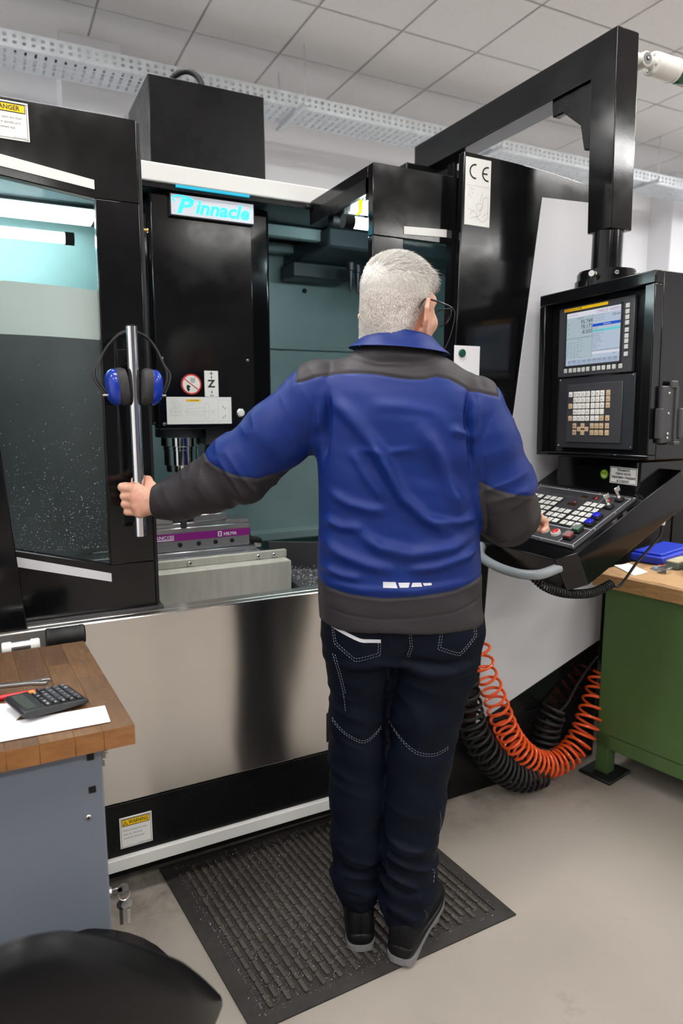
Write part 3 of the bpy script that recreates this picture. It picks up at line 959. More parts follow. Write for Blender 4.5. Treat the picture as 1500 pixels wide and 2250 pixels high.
lb_.use('purple').rect(V3(.687, 2.2995, .9465), EX, EZ, 0, .008, 0, .0055, .0013).rect(V3(.687, 2.2995, .9535), EX, EZ, 0, .008, 0, .0055, .0013)
obj('side_label', lb_, vise, smooth=0, label='purple label strip with white lettering')
obj('vise_rail', B('steel').span(.44, .80, 2.305, 2.415, .985, 1.0, .002), vise)
obj('fixed_jaw', B('steel').span(.45, .53, 2.30, 2.42, 1.0, 1.035, .004), vise)
obj('moving_jaw', B('steel').span(.60, .72, 2.30, 2.42, 1.0, 1.028, .004), vise)
obj('jaw_screw', B('darksteel').cyl((.53, 2.34, 1.012), (.60, 2.34, 1.012), .012, 16).span(.555, .575, 2.296, 2.31, .985, 1.02), vise)
clamp = thing('table_clamp', (.832, 2.33, .888), 'black step clamp on a pale block at the right end of the vise', 'clamp')
obj('clamp_bar', B('matte').box((.815, 2.33, .918), (.075, .05, .016), .004, ax=(V3(.97, 0, -.2), EY, V3(.2, 0, .97))), clamp)
obj('clamp_nut', B('matte').cyl((.80, 2.33, .925), (.80, 2.33, .955), .014, 6).cyl((.80, 2.33, .955), (.80, 2.33, .965), .007, 10), clamp)
obj('clamp_block', B('tablecover').span(.822, .85, 2.31, 2.35, .888, .910, .002), clamp)
# ================================================================== the control console on its boom
M['keywhite'] = pbr('key_white', (226, 226, 220), 0.45)
M['keybeige'] = pbr('key_beige', (196, 172, 140), 0.5)
M['keygrey'] = pbr('key_grey', (190, 192, 190), 0.5)
M['panelgrey'] = pbr('panel_grey', (58, 58, 62), 0.42)
M['panelgrey2'] = pbr('panel_grey_dark', (44, 45, 50), 0.38)
M['bluekey'] = pbr('blue_lens', (40, 44, 190), 0.15, spec=0.7)
M['greenlens'] = pbr('green_lens', (16, 120, 70), 0.15, spec=0.7)
M['redlens'] = pbr('red_lens', (188, 52, 46), 0.25, emit=(220, 50, 40), estr=0.03)
M['greenlit'] = pbr('green_button_lit', (20, 200, 80), 0.3, emit=(20, 220, 80), estr=0.9)
M['clearcap'] = pbr('clear_cap', (240, 240, 245), 0.05, trans=0.9, ior=1.2)
M['ledwin'] = pbr('led_window', (58, 40, 24), 0.2)
M['ledred'] = pbr('led_red', (255, 40, 60), 0.3, emit=(255, 30, 60), estr=2.0)
M['greyrail'] = pbr('grey_handle', (150, 156, 160), 0.35)
def scr(name, c, e=0.75):
    M[name] = pbr('screen_' + name, (10, 10, 12), 0.25, emit=c, estr=e)
scr('s_bg', (196, 212, 232)); scr('s_left', (186, 204, 214)); scr('s_white', (238, 238, 250)); scr('s_blue', (30, 90, 215))
scr('s_cyan', (110, 225, 232)); scr('s_ink', (60, 66, 84), .6); scr('s_grey', (120, 130, 150), .7); scr('s_mag', (170, 130, 180)); scr('s_key', (170, 186, 210))

con = thing('control_console', (1.755, 1.62, 0.9), 'black CNC control console hanging from a boom with screen, keypads and a sloping button desk', 'control console')
# boom: square post and beam
PX0, PX1, PYF, PYB = 1.708, 1.798, 1.58, 1.675
arm = B('gloss')
arm.prism([(PX0, PYF, 1.935), (PX0, PYF, 2.494), (PX0, 2.66, 2.498), (PX0, 2.66, 2.385), (PX0, PYB, 2.385), (PX0, PYB, 1.935)], (PX1 - PX0, 0, 0))
for i_, p_ in enumerate(arm.v):
    if p_[2] < 2.3:
        arm.v[i_] = (p_[0] + .020, p_[1], p_[2])
obj('boom_arm', arm, con, bevel=.003)
obj('boom_gusset', B('gloss2').prism([(PX0 + .012, PYB, 2.386), (PX0 + .012, 1.85, 2.386), (PX0 + .012, 1.845, 2.335), (PX0 + .012, 1.80, 2.335), (PX0 + .012, 1.72, 2.27), (PX0 + .012, 1.70, 2.19), (PX0 + .012, PYB, 2.185)], (.03, 0, 0)), con, bevel=.004)
obj('boom_foot', B('gloss2').span(1.60, 1.90, 2.55, 2.80, 2.171, 2.39), con, bevel=.006)
PC = (1.768, 1.6275)
obj('swivel_pipe', B('gloss').cyl((PC[0], PC[1], 1.80), (PC[0], PC[1], 1.9352), .046, 32), con, bevel=.001)
cl = B('gloss').lathe((PC[0] + .01, PC[1] + .005, 1.765), EZ, [(0, .096), (.022, .096), (.0225, .090), (.045, .090), (.0455, .086), (.052, .086), (.053, .048)], 40)
cl = obj('swivel_collar', cl, con)
for a in (-2.75, -2.1, -1.2, -.4):
    d = V3(math.cos(a), math.sin(a), 0)
    p = V3(PC[0] + .01, PC[1] + .005, 1.800) + d * .089
    obj('collar_bolt', B('screw').cyl(p, p + d * .010, .006, 10).use('matte').cyl(p + d * .0101, p + d * .0105, .003, 6), cl)
obj('wing_bolt', B('screw').cyl((PC[0] - .075, PC[1] - .03, 1.795), (PC[0] - .105, PC[1] - .045, 1.795), .004, 8).cyl((PC[0] - .105, PC[1] - .045, 1.795), (PC[0] - .113, PC[1] - .049, 1.795), .009, 12), cl)

# monitor housing with a recessed front
HXf, HXb, HY0, HY1, HZ0, HZ1 = 1.668, 2.02, 1.352, 1.803, 1.237, 1.766
hb = B('gloss')
hb.span(1.702, HXb, HY0, HY1, HZ0, HZ1)
for (y0, y1, z0, z1) in ((HY0, HY1, HZ1 - .036, HZ1), (HY0, HY1, HZ0, HZ0 + .014), (HY1 - .026, HY1, HZ0 + .014, HZ1 - .036), (HY0, HY0 + .034, HZ0 + .014, HZ1 - .036)):
    hb.span(HXf, 1.702, y0, y1, z0, z1)
hous = obj('monitor_housing', hb, con, bevel=.003)
Rt, Up = V3(0, -1, 0), EZ
# display unit
bz = B('panelgrey').span(1.690, 1.702, 1.437, 1.735, 1.494, 1.714, .002)
bez = obj('display_unit', bz, con)
so = V3(1.6898, 1.699, 1.5285)
SW, SH = .216, .165
sb = B('s_bg').rect(so, Rt, Up, 0, SW, 0, SH, .0002)
sb.use('s_left').rect(so, Rt, Up, 0, .107, .020, .150, .0004)
sb.use('s_white').rect(so, Rt, Up, 0, SW, .150, SH, .0005).rect(so, Rt, Up, .108, SW, .029, .036, .0005)
sb.use('s_blue').rect(so, Rt, Up, .108, SW, .112, .1205, .0005)
sb.use('s_cyan').rect(so, Rt, Up, .108, SW, .096, .1025, .0005)
sb.use('s_ink').rect(so, Rt, Up, 0, .107, .0845, .0855, .0006).rect(so, Rt, Up, .107, .1078, .02, .15, .0006).rect(so, Rt, Up, .108, SW, .0385, .0395, .0006)
for i, s in enumerate(('95.749', '78.173', '-8.500')):
    sb.text(s, .0175, so + Rt * .106 + Up * (.127 - .0155 * i), Rt, Up, 'r', .0008)
for i, s in enumerate('XYZ'):
    sb.text(s, .008, so + Rt * .006 + Up * (.128 - .0155 * i), Rt, Up, 'l', .0008)
sb.text('52mm', .011, so + Rt * .212 + Up * .137, Rt, Up, 'r', .0008)
sb.text('ABSOLUTE', .005, so + Rt * .045 + Up * .1435, Rt, Up, 'l', .0008)
sb.use('s_mag').text('O0023 N0001', .0125, so + Rt * .214 + Up * .1525, Rt, Up, 'r', .0009, maxw=.092)
sb.text('ACT POSITION', .006, so + Rt * .006 + Up * .155, Rt, Up, 'l', .0009)
sb.use('s_white').text('PROGRAM', .006, so + Rt * .150 + Up * .114, Rt, Up, 'l', .0009)
sb.use('s_grey')
pr = ['O00023 ;', 'N10 G90 G54 G0 ;', 'X95.749 Y78.173 ;', 'M03 S5200 ;', 'G43 Z25. H07 ;', 'Z-8.500 F450 ;', 'G01 X102.4 F900 ;', 'Y82.15 ;', 'X88.02 Y74.6 ;', 'G00 Z25. ;']
for i, s in enumerate(pr[:2]):
    sb.text(s, .0055, so + Rt * .111 + Up * (.105 - .0075 * i), Rt, Up, 'l', .0009)
for i, s in enumerate(pr[2:]):
    sb.text(s, .0055, so + Rt * .110 + Up * (.0885 - .0063 * i), Rt, Up, 'l', .0009)
for i in range(3):
    sb.text('ACTUAL FEED  RATE', .0045, so + Rt * .112 + Up * (.143 - .0075 * i), Rt, Up, 'l', .0009)
for i in range(7):
    for k, s in enumerate(('G00', 'G90', 'G54', 'M05')):
        sb.text(s if (i + k) % 3 else 'G17', .005, so + Rt * (.003 + .014 * k) + Up * (.069 - .0073 * i), Rt, Up, 'l', .0009)
for s, x, y in (('MODAL', .045, .077), ('T  7', .062, .072), ('H  7', .062, .065), ('D  0', .062, .058), ('M  3', .062, .050), ('S 5200', .055, .042), ('MEM  STRT', .02, .012), ('MEM', .19, .024), ('F   900', .055, .022)):
    sb.text(s, .005, so + Rt * x + Up * y, Rt, Up, 'l', .0009)
sb.use('s_key')
for i in range(10):
    x = .008 + i * .0203
    sb.rect(so, Rt, Up, x, x + .0185, .001, .0165, .0006)
sb.use('s_ink')
for i, s in enumerate(('ABS', 'REL', 'ALL', 'HNDL', '(OPRT)', 'PRGRM', 'CHECK', 'CURR', 'NEXT', '(OPRT)')):
    sb.text(s, .0045, so + Rt * (.010 + i * .0203) + Up * .010, Rt, Up, 'l', .0009)
obj('screen', sb, bez, smooth=0, label='lit screen with coordinates and program lines')
fr = B('panelgrey2')
for (y0, y1, z0, z1) in ((1.4795, 1.7025, 1.6935, 1.699), (1.4795, 1.7025, 1.523, 1.5285), (1.699, 1.7045, 1.523, 1.699), (1.4775, 1.483, 1.523, 1.699)):
    fr.span(1.6875, 1.690, y0, y1, z0, z1)
obj('screen_frame', fr, bez)
nb = B('signyellow').rect(V3(1.690, 1.712, 1.700), Rt, Up, 0, .178, .0005, .0095, .0006)
nb.use('inkred').text('FANUC', .0085, V3(1.690, 1.709, 1.7025), Rt, Up, 'l', .0010, bold=.02)
nb.use('ink').text('Series 0i-MF', .0085, V3(1.690, 1.680, 1.7025), Rt, Up, 'l', .0010)
obj('name_strip', nb, bez, smooth=0, label='yellow name strip')
def key(parent, p, w, h, mat, legend=None, th=.003, nx=V3(-1, 0, 0), right=Rt, up=Up, name='key', lm='ink', ls=.55):
    p = np.asarray(p, float)
    b = B(mat).box(p + nx * th / 2, (w, h, th), .0012, ax=(right, up, nx))
    if legend:
        b.use(lm).text(legend, h * ls, p + nx * (th + .0002) - up * h * .22, right, up, 'c', .0003)
    return obj(name, b, parent, smooth=30)
for i, a in enumerate((.0367, .0576, .0757, .0939, .112, .1306, .155, .174, .193, .213, .233, .257)):
    key(bez, (1.690, 1.735 - a, 1.513), .0135, .014, 'keygrey', {0: '<', 11: '>'}.get(i), name='soft_key')
for z in (1.686, 1.669, 1.653, 1.637, 1.616, 1.599, 1.584, 1.568, 1.5465):
    key(bez, (1.690, 1.735 - .275, z), .0145, .0135, 'keygrey', name='soft_key')
# keypad unit
kp = B('panelgrey2').span(1.696, 1.702, 1.429, 1.733, 1.264, 1.490, .001)
kpu = obj('keypad_unit', kp, con)
obj('keypad_pad', B('panelgrey').span(1.6925, 1.696, 1.470, 1.692, 1.282, 1.469, .0015), kpu)
for y, z in ((1.727, 1.484), (1.435, 1.484), (1.727, 1.270), (1.435, 1.270)):
    screw_at(kpu, (1.696, y, z), (-1, 0, 0), .0038)
ca = [.0173, .0374, .0547, .0717, .0898, .1106, .129, .1476, .1704]
cr = [1.436, 1.4175, 1.3984, 1.379, 1.359, 1.335, 1.314]
leg = {0: ['RST', 'O', 'N', 'G', 'R', '7', '8', '9', 'POS'], 1: [None, 'X', 'Y', 'Z', 'Q', '4', '5', '6', 'PRG'], 2: ['HLP', 'I', 'J', 'K', 'L', '1', '2', '3', 'OFS'],
       3: [None, 'M', 'S', 'T', 'H', '-', '0', '.', None], 4: ['SHF', 'F', 'D', 'A', 'B', '/', 'EOB', 'CAN', 'INP'],
       5: [None, 'PG', None, '^', None, 'SYS', 'MSG', 'GRP', 'ALT'], 6: [None, 'PG', None, 'v', None, 'CST', 'SET', 'DEL', 'INS']}
for r, row in leg.items():
    for c, s in enumerate(row):
        if s is None: continue
        beige = c in (0, 8) and r > 0 or r >= 5 or (r == 4 and c == 7) or (r == 0 and c == 8)
        key(kpu, (1.6925, 1.692 - ca[c], cr[r]), .0158, .0168, 'keybeige' if beige else 'keywhite', s, ls=.55 if len(s) < 3 else .3)
for a, s in ((.0560, '<'), (.0885, '>')):
    key(kpu, (1.6925, 1.692 - a, 1.3245), .0150, .0150, 'keybeige', s)

# neck and its two stickers
nb = B('gloss').span(1.72, 1.96, 1.415, 1.752, 1.12, 1.240)
obj('console_neck', nb, con, bevel=.012, seg=3)
sb = B('sign').span(1.7185, 1.7199, 1.4055 + .012, 1.5190, 1.160, 1.2115)
so = V3(1.7184, 1.519, 1.160); w, h = .1015, .0515
sb.use('ink')
for r_ in ((.002, w - .002, .002, .0035), (.002, w - .002, h - .0035, h - .002), (.002, .0035, .002, h - .002), (w - .0035, w - .002, .002, h - .002)):
    sb.rect(so, Rt, Up, *r_)
for i, s in enumerate(('Машината', 'обича ласка,', 'грижливо гледане', 'и смазка!')):
    sb.text(s, .0115, so + Rt * w / 2 + Up * (.0390 - .0112 * i), Rt, Up, 'c', .0006, maxw=(.046, .058, .090, .046)[i], bold=.015)
obj('slogan_sticker', sb, con, smooth=0, label='white sticker with four lines of Cyrillic lettering')
M['smile'] = pbr('smile_green', (150, 190, 30), 0.4); M['smile2'] = pbr('smile_dark', (60, 110, 20), 0.4)
sm = B('smile').lathe((1.7199, 1.542, 1.184), (-1, 0, 0), [(0, .0155), (.0012, .0155)], 28)
so = V3(1.7187, 1.542, 1.184)
sm.use('smile2').ring(so, Rt, Up, .0132, .0155, 28)
sm.use('inkwhite').ring(so + Up * -.001, Rt, Up, .0045, .0085, 18, .0006, PI, 2 * PI)
sm.use('ink').disc(so + V3(0, .005, .004), Rt, Up, .0022, 10, .0006).disc(so + V3(0, -.005, .004), Rt, Up, .0022, 10, .0006)
obj('smiley_sticker', sm, con, smooth=0, label='round green smiling face sticker')

# sloping desk: one folded steel box with chamfered front corners
zpl = lambda x: .995 + (x - 1.45) * .52 - .0028
dpts = [(x, y, zpl(x)) for x, y in ((1.443, 1.374), (1.399, 1.414), (1.395, 1.790), (1.443, 1.832), (1.86, 1.832), (1.86, 1.374))]
obj('desk_body', B('gloss').prism(dpts, (.053, 0, -.099)), con, bevel=.0025)
ES = unit(V3(.25, 0, .13)); EN = np.cross(Rt, ES)           # up the slope, out of the desk
PO = V3(1.45, 1.80, .995)
def pp(a, s, h=0.0):
    return PO + Rt * a + ES * s + EN * h
pl = B('panelgrey').box(pp(.2025, .141, .0005), (.405, .282, .006), .001, ax=(Rt, ES, EN))
pl.use('inkwhite')
def line(a0, s0, a1, s1, w=.0016):
    d = unit(Rt * (a1 - a0) + ES * (s1 - s0)); n = np.cross(EN, d) * w / 2
    p, q = pp(a0, s0, .0038), pp(a1, s1, .0038)
    pl.add([p - n, q - n, q + n, p + n], [(0, 1, 2, 3)])
for q_ in ((.014, .012, .391, .012), (.391, .012, .391, .270), (.391, .270, .014, .270), (.014, .270, .014, .012), (.014, .080, .335, .080), (.335, .012, .335, .058), (.335, .095, .391, .095), (.335, .058, .347, .095)):
    line(*q_)
pl.use('inkgrey')
for k in range(5):
    line(.05 + .055 * k, .238, .085 + .055 * k, .238, .001); line(.05 + .055 * k, .232, .08 + .055 * k, .232, .001)
plate = obj('button_plate', pl, con, smooth=0)
for a in (.007, .14, .27, .398):
    for s in (.007, .275):
        screw_at(plate, pp(a, s, .0035), EN, .0035)
for s in (.10, .19):
    screw_at(plate, pp(.398, s, .0035), EN, .0032)
cols = [.333, .307, .281, .247, .221, .195, .161, .135, .109, .075, .049, .023]
rows = [.0985, .1255, .1525, .1795, .2065]
ksrc = {}
for r, s in enumerate(rows):
    for c, a in enumerate(cols):
        if r >= 3 and 3 <= c <= 5: continue
        bk = B('panelgrey2').box(pp(a, s, .0058), (.0225, .0225, .004), .001, ax=(Rt, ES, EN))
        bk.use('keywhite').box(pp(a, s, .0088), (.0195, .0195, .003), .001, ax=(Rt, ES, EN))
        if (r + c) % 2 == 0:
            bk.use('inkgrey').rect(pp(a, s, .0105), Rt, ES, -.004, .004, -.001, .001)
        if 'k%d' % ((r + c) % 2) not in ksrc:
            ksrc['k%d' % ((r + c) % 2)] = (obj('key', bk, plate, smooth=30), np.array(bk.v).min(0), np.array(bk.v).max(0))
        else:
            src, lo, hi = ksrc['k%d' % ((r + c) % 2)]
            v = np.array(bk.v); l2, h2 = v.min(0), v.max(0)
            inst(src, 'key', ((l2[0] + h2[0]) / 2, (l2[1] + h2[1]) / 2, l2[2]), plate)
for a, s, w in ((.233, .245, .022), (.276, .245, .022), (.222, .198, .034), (.325, .245, .020)):
    bb = B('ledwin').box(pp(a, s, .0040), (w, .013, .002), .0005, ax=(Rt, ES, EN))
    if a in (.276, .325):
        bb.use('ledred').rect(pp(a, s, .0052), Rt, ES, .003, .008, -.003, .003)
    obj('led_window', bb, plate, smooth=0)
obj('led_window', B('ledred').lathe(pp(.222, .213, .0035), EN, [(0, .0016), (.0008, .0012)], 8), plate)
def push(a, s, ring, cap, label):
    b = B('whitepaint' if ring else 'matte').lathe(pp(a, s, .0035), EN, [(0, .0150), (.006, .0150), (.010, .0138), (.0105, .0115)], 28)
    b.use(cap).lathe(pp(a, s, .0135), EN, [(0, .0115), (.002, .0112), (.004, .007), (.0045, .001)], 24)
    obj('push_button', b, plate, label=label)
push(.249, .047, 1, 'greenlit', 'lit green round button in a steel ring')
push(.298, .044, 1, 'redlens', 'red round button in a steel ring')
def sq(a, s, lens, clear, label):
    b = B('matte').box(pp(a, s, .0085), (.029, .027, .011), .002, ax=(Rt, ES, EN))
    b.use(lens).box(pp(a, s, .0165), (.023, .021, .006), .0015, ax=(Rt, ES, EN))
    if clear:
        b.use('clearcap').box(pp(a, s, .0215), (.027, .025, .003), .001, ax=(Rt, ES, EN))
    obj('square_button', b, plate, label=label)
sq(.358, .038, 'redlens', 1, 'red square button under a clear flap')
sq(.357, .0755, 'greenlens', 1, 'green square button under a clear flap')
sq(.367, .117, 'bluekey', 0, 'blue square button nearer the operator')
sq(.365, .152, 'bluekey', 0, 'blue square button nearer the screen')
for a, s in ((.361, .210), (.365, .253)):
    b = B('matte').box(pp(a, s, .0085), (.026, .022, .011), .003, ax=(Rt, ES, EN))
    b.use('screw').lathe(pp(a, s, .014), EN, [(0, .008), (.004, .008)], 16)
    ks = obj('key_switch', b, plate)
    kb = B('screw').box(pp(a, s, .0245), (.0025, .009, .018), .0008, ax=(Rt, ES, EN)).box(pp(a, s + .003, .042), (.0028, .022, .018), .006, ax=(Rt, ES, EN))
    obj('switch_key', kb, con)
obj('key_tag', B('screw').tube(catmull([pp(.361, .21, .05), pp(.350, .20, .035), pp(.335, .185, .02), pp(.325, .17, .0085)], 12), .0012, 6).box(pp(.322, .165, .007), (.004, .028, .0015), .0005, ax=(unit(Rt + ES * .3), unit(ES - Rt * .3), EN)), con)
# grey U handle along the desk front
hp = catmull([(1.455, 1.765, .966), (1.40, 1.738, .945), (1.358, 1.69, .927), (1.338, 1.60, .917), (1.334, 1.52, .915), (1.342, 1.465, .917), (1.368, 1.43, .924), (1.425, 1.418, .940)], 40)
obj('desk_handle', B('greyrail').tube(hp, .0145, 16), con, label='bent grey grab rail along the desk front')
# phone holder on the housing side
bb = B('darkgrey').span(1.700, 1.775, 1.338, 1.3518, 1.285, 1.448, .004)
bb.span(1.688, 1.704, 1.330, 1.3518, 1.297, 1.385, .004).span(1.772, 1.790, 1.330, 1.3518, 1.297, 1.385, .004).span(1.735, 1.765, 1.334, 1.342, 1.44, 1.463, .004).span(1.74, 1.765, 1.322, 1.342, 1.28, 1.290, .002)
bb.span(1.752, 1.757, 1.333, 1.338, 1.29, 1.44)
brk = obj('device_holder', bb, con, smooth=30, label='black clamp holder screwed to the housing side')
for z in (1.427, 1.370, 1.312, 1.300):
    screw_at(brk, (1.729, 1.338, z), -EY, .0045)
# stand-off hooks under the plate edge
# coiled lead of the console
def coil(path, r, turns, wire, n=14, ease=None, seg=10):
    P = np.asarray(path, float)
    m = int(turns * n)
    t = np.linspace(0, 1, m)
    if ease is not None:
        t = ease(t)
    d = np.r_[0, np.cumsum(np.linalg.norm(np.diff(P, axis=0), axis=1))]; d /= d[-1]
    C_ = np.stack([np.interp(t, d, P[:, k]) for k in range(3)], 1)
    for _ in range(2):
        C_[1:-1] = (C_[:-2] + C_[1:-1] * 2 + C_[2:]) / 4
    T = np.gradient(C_, axis=0); T /= np.linalg.norm(T, axis=1)[:, None]
    x, _y = frame_for(T[0])
    X = [x]
    for i in range(1, m):
        x = X[-1] - T[i] * (X[-1] @ T[i]); X.append(unit(x))
    X = np.array(X); Y = np.cross(T, X)
    ph = np.linspace(0, 2 * PI * turns, m)
    rr = r if np.isscalar(r) else np.interp(t, np.linspace(0, 1, len(r)), r)
    rr = np.asarray(rr) if not np.isscalar(rr) else np.full(m, rr)
    return C_ + rr[:, None] * (np.cos(ph)[:, None] * X + np.sin(ph)[:, None] * Y)
cp = catmull([(1.35, 1.45, .918), (1.385, 1.435, .886), (1.435, 1.425, .864), (1.50, 1.42, .851), (1.57, 1.42, .848), (1.645, 1.42, .866)], 40)
cpts = coil(cp, .0115, 34, .0032, 14)
tail = catmull([cpts[-1], (1.668, 1.42, .853), (1.70, 1.42, .873), (1.745, 1.42, .918), (1.81, 1.42, .968), (1.843, 1.42, .995), (1.848, 1.42, 1.03)], 30)
cord = thing('coiled_cord', (1.5, 1.42, .85), 'short black coiled cord hanging below the button desk', 'cord')
obj('coil', B('rubber').tube(cpts, .0032, 7), cord)
obj('lead', B('rubber').tube(tail, .0042, 8), cord)
obj('plug', B('sign').lathe((1.848, 1.42, 1.03), EZ, [(0, .009), (.02, .011), (.035, .012)], 14), cord)

# ------------------------------------------------------------------ signal tower light on the boom
M['sg_green'] = pbr('signal_green', (8, 92, 70), 0.12, spec=0.7); M['sg_orange'] = pbr('signal_orange', (235, 130, 20), 0.12, spec=0.7); M['sg_red'] = pbr('signal_red', (140, 20, 26), 0.12, spec=0.7)
M['ivory'] = pbr('ivory_plastic', (232, 232, 227), 0.3)
sg = thing('signal_light', (1.80, 1.628, 2.43), 'ivory signal tower light with green and orange lenses lying sideways on the boom', 'signal light')
sx, sy, sz = 1.80, 1.628, 2.452
obj('joint', B('ivory').cyl((sx, sy, sz), (sx + .055, sy, sz), .016, 20).lathe((sx + .075, sy - .018, sz), EY, [(0, .019), (.003, .022), (.033, .022), (.036, .019)], 24).cyl((sx + .075, sy, sz), (sx + .118, sy, sz), .016, 20), sg)
jk = B('inkgrey').lathe((sx + .075, sy - .018, sz), -EY, [(0, .017), (.0015, .017)], 24)
jk.use('matte').lathe((sx + .075, sy - .0195, sz), -EY, [(0, .007), (.002, .007)], 16).use('screw').lathe((sx + .075, sy - .0215, sz), -EY, [(0, .0045), (.002, .003)], 12)
obj('joint_cap', jk, sg)
bs = obj('lamp_base', B('ivory').lathe((sx + .112, sy, sz), EX, [(0, .030), (.004, .034), (.020, .0345), (.0205, .0338), (.026, .0345), (.095, .0345), (.0955, .036), (.106, .036)], 40), sg)
for k in range(4):
    a = k * PI / 2 + .5
    screw_at(bs, (sx + .1118, sy + .023 * math.cos(a), sz + .023 * math.sin(a)), -EX, .004)
x = sx + .218
for nm, m_ in (('green_lens', 'sg_green'), ('orange_lens', 'sg_orange'), ('red_lens', 'sg_red')):
    obj(nm, B(m_).lathe((x, sy, sz), EX, [(0, .033), (.002, .0342), (.046, .0342), (.048, .033)], 36), sg); x += .0482
obj('end_cap', B('ivory').lathe((x, sy, sz), EX, [(0, .0342), (.008, .0342), (.012, .028)], 36), sg)

# the monitor housing hangs a touch out of plumb
tilt_ = Matrix.Rotation(math.radians(-1.5), 4, 'X'); piv_ = Vector((1.85, 1.58, 1.50))
for o_ in (hous, bez, kpu, brk):
    wl = Vector(WLOC[o_.name])
    nl = piv_ + tilt_ @ (wl - piv_)
    o_.rotation_euler = (math.radians(-1.5), 0, 0)
    o_.location = o_.location + (nl - wl)
# ================================================================== floor mat
mat_c = [np.array(p) for p in ((.430, 1.280), (1.203, 1.294), (1.148, 1.945), (.362, 1.935))]     # near left, near right, far right, far left
def mxy(s, t):
    return (mat_c[0] * (1 - s) + mat_c[1] * s) * (1 - t) + (mat_c[3] * (1 - s) + mat_c[2] * s) * t
M['matrubber'] = pbr('mat_rubber', (46, 43, 41), 0.6, var=0.25, vscale=30)
M['matpad'] = pbr('mat_pad', (74, 69, 64), 0.45, var=0.25, vscale=45)
mt = thing('rubber_mat', (.78, 1.66, 0), 'black ribbed rubber floor mat littered with metal chips', 'floor mat')
def mprism(b, quad, z0, z1, inset=.0):
    lo = [(*mxy(*q), z0) for q in quad]
    c = np.mean(np.array(quad), 0)
    hi = [(*mxy(*(np.array(q) + (c - np.array(q)) * inset)), z1) for q in quad]
    b.add(lo + hi, [(3, 2, 1, 0), (4, 5, 6, 7), (0, 1, 5, 4), (1, 2, 6, 5), (2, 3, 7, 6), (3, 0, 4, 7)])
b = B('matrubber'); mprism(b, [(.0, .0), (1, 0), (1, 1), (0, 1)], 0.0, .005)
obj('mat_sheet', b, mt)
b = B('matrubber')
e, m_ = .055, .004
for q in ([(0, 0), (1, 0), (1 - e, e), (e, e)], [(1, 0), (1, 1), (1 - e, 1 - e), (1 - e, e)], [(1, 1), (0, 1), (e, 1 - e), (1 - e, 1 - e)], [(0, 1), (0, 0), (e, e), (e, 1 - e)]):
    out = [(*mxy(*q[0]), .0051), (*mxy(*q[1]), .0051), (*mxy(*q[2]), .0085), (*mxy(*q[3]), .0085), (*mxy(*q[2]), .0051), (*mxy(*q[3]), .0051)]
    b.add(out, [(0, 1, 2, 3), (3, 2, 4, 5)])
obj('mat_border', b, mt, smooth=0)
pads = []
ncol, nrow = 29, 13
for c in range(ncol):
    for r in range(nrow):
        s = e + .012 + (1 - 2 * e - .024) * (c + .5) / ncol
        t = e + .02 + (1 - 2 * e - .04) * (r + .5 + (.5 if c % 2 else 0) - .25) / nrow
        if t > 1 - e - .02: continue
        x, y = mxy(s, t)
        pads.append((math.hypot(x - .45, y - 1.1), x, y))
pads.sort()
ax_ = unit(np.append(mxy(.5, 1) - mxy(.5, 0), 0)); ay_ = np.cross(EZ, ax_)
def pad_shape(b, x, y):
    L_, W = .0205, .0054
    pts = []
    for i in range(10):
        a = i / 10 * 2 * PI
        px_, py_ = math.cos(a), math.sin(a)
        q = V3(x, y, 0) + ax_ * (math.copysign(max(0, L_ - W), px_) + W * px_) + ay_ * W * py_
        pts.append(q)
    n = 10
    vs = [p + EZ * .0051 for p in pts] + [V3(x, y, 0) + (p - V3(x, y, 0)) * np.array([1, 1, 1]) + EZ * .0100 for p in pts]
    b.add(vs, [tuple(range(n, 2 * n))] + [(i, (i + 1) % n, n + (i + 1) % n, n + i) for i in range(n)])
psrc = None
restp = B('matpad')
for k, (_, x, y) in enumerate(pads):
    if k < 300:
        if psrc is None:
            bb = B('matpad'); pad_shape(bb, x, y); psrc = obj('mat_rib', bb, mt, smooth=30)
        else:
            inst(psrc, 'mat_rib', (x, y, .0051), mt)
    else:
        pad_shape(restp, x, y)
obj('mat_rib_field', restp, mt, smooth=30, kind='stuff')
def on_mat(i):
    t = rng.random() ** 1.1
    s = rng.random() if i % 3 else np.clip(rng.normal(.25, .2), 0.02, .98)
    x, y = mxy(s * .93 + .035, t * .93 + .035)
    return (x, y, .0058 + rng.random() * .0052)
tag(obj('mat_chips', swarf(5600, on_mat, .0020, 'chip'), None, smooth=0), 'fine bright metal chips scattered over the rubber floor mat', 'metal chips', kind='stuff')
def on_floor(i):
    while True:
        x, y = rng.uniform(.2, 1.85), rng.uniform(.3, 1.80)
        if not (.33 < x < 1.24 and 1.25 < y):
            return (x, y, .0006)
M['dirt'] = pbr('floor_dirt', (70, 62, 54), 0.8)
tag(obj('floor_specks', swarf(420, on_floor, .0013, 'dirt'), None, smooth=0), 'dark specks and crumbs on the beige floor around the mat', 'dirt', kind='stuff')

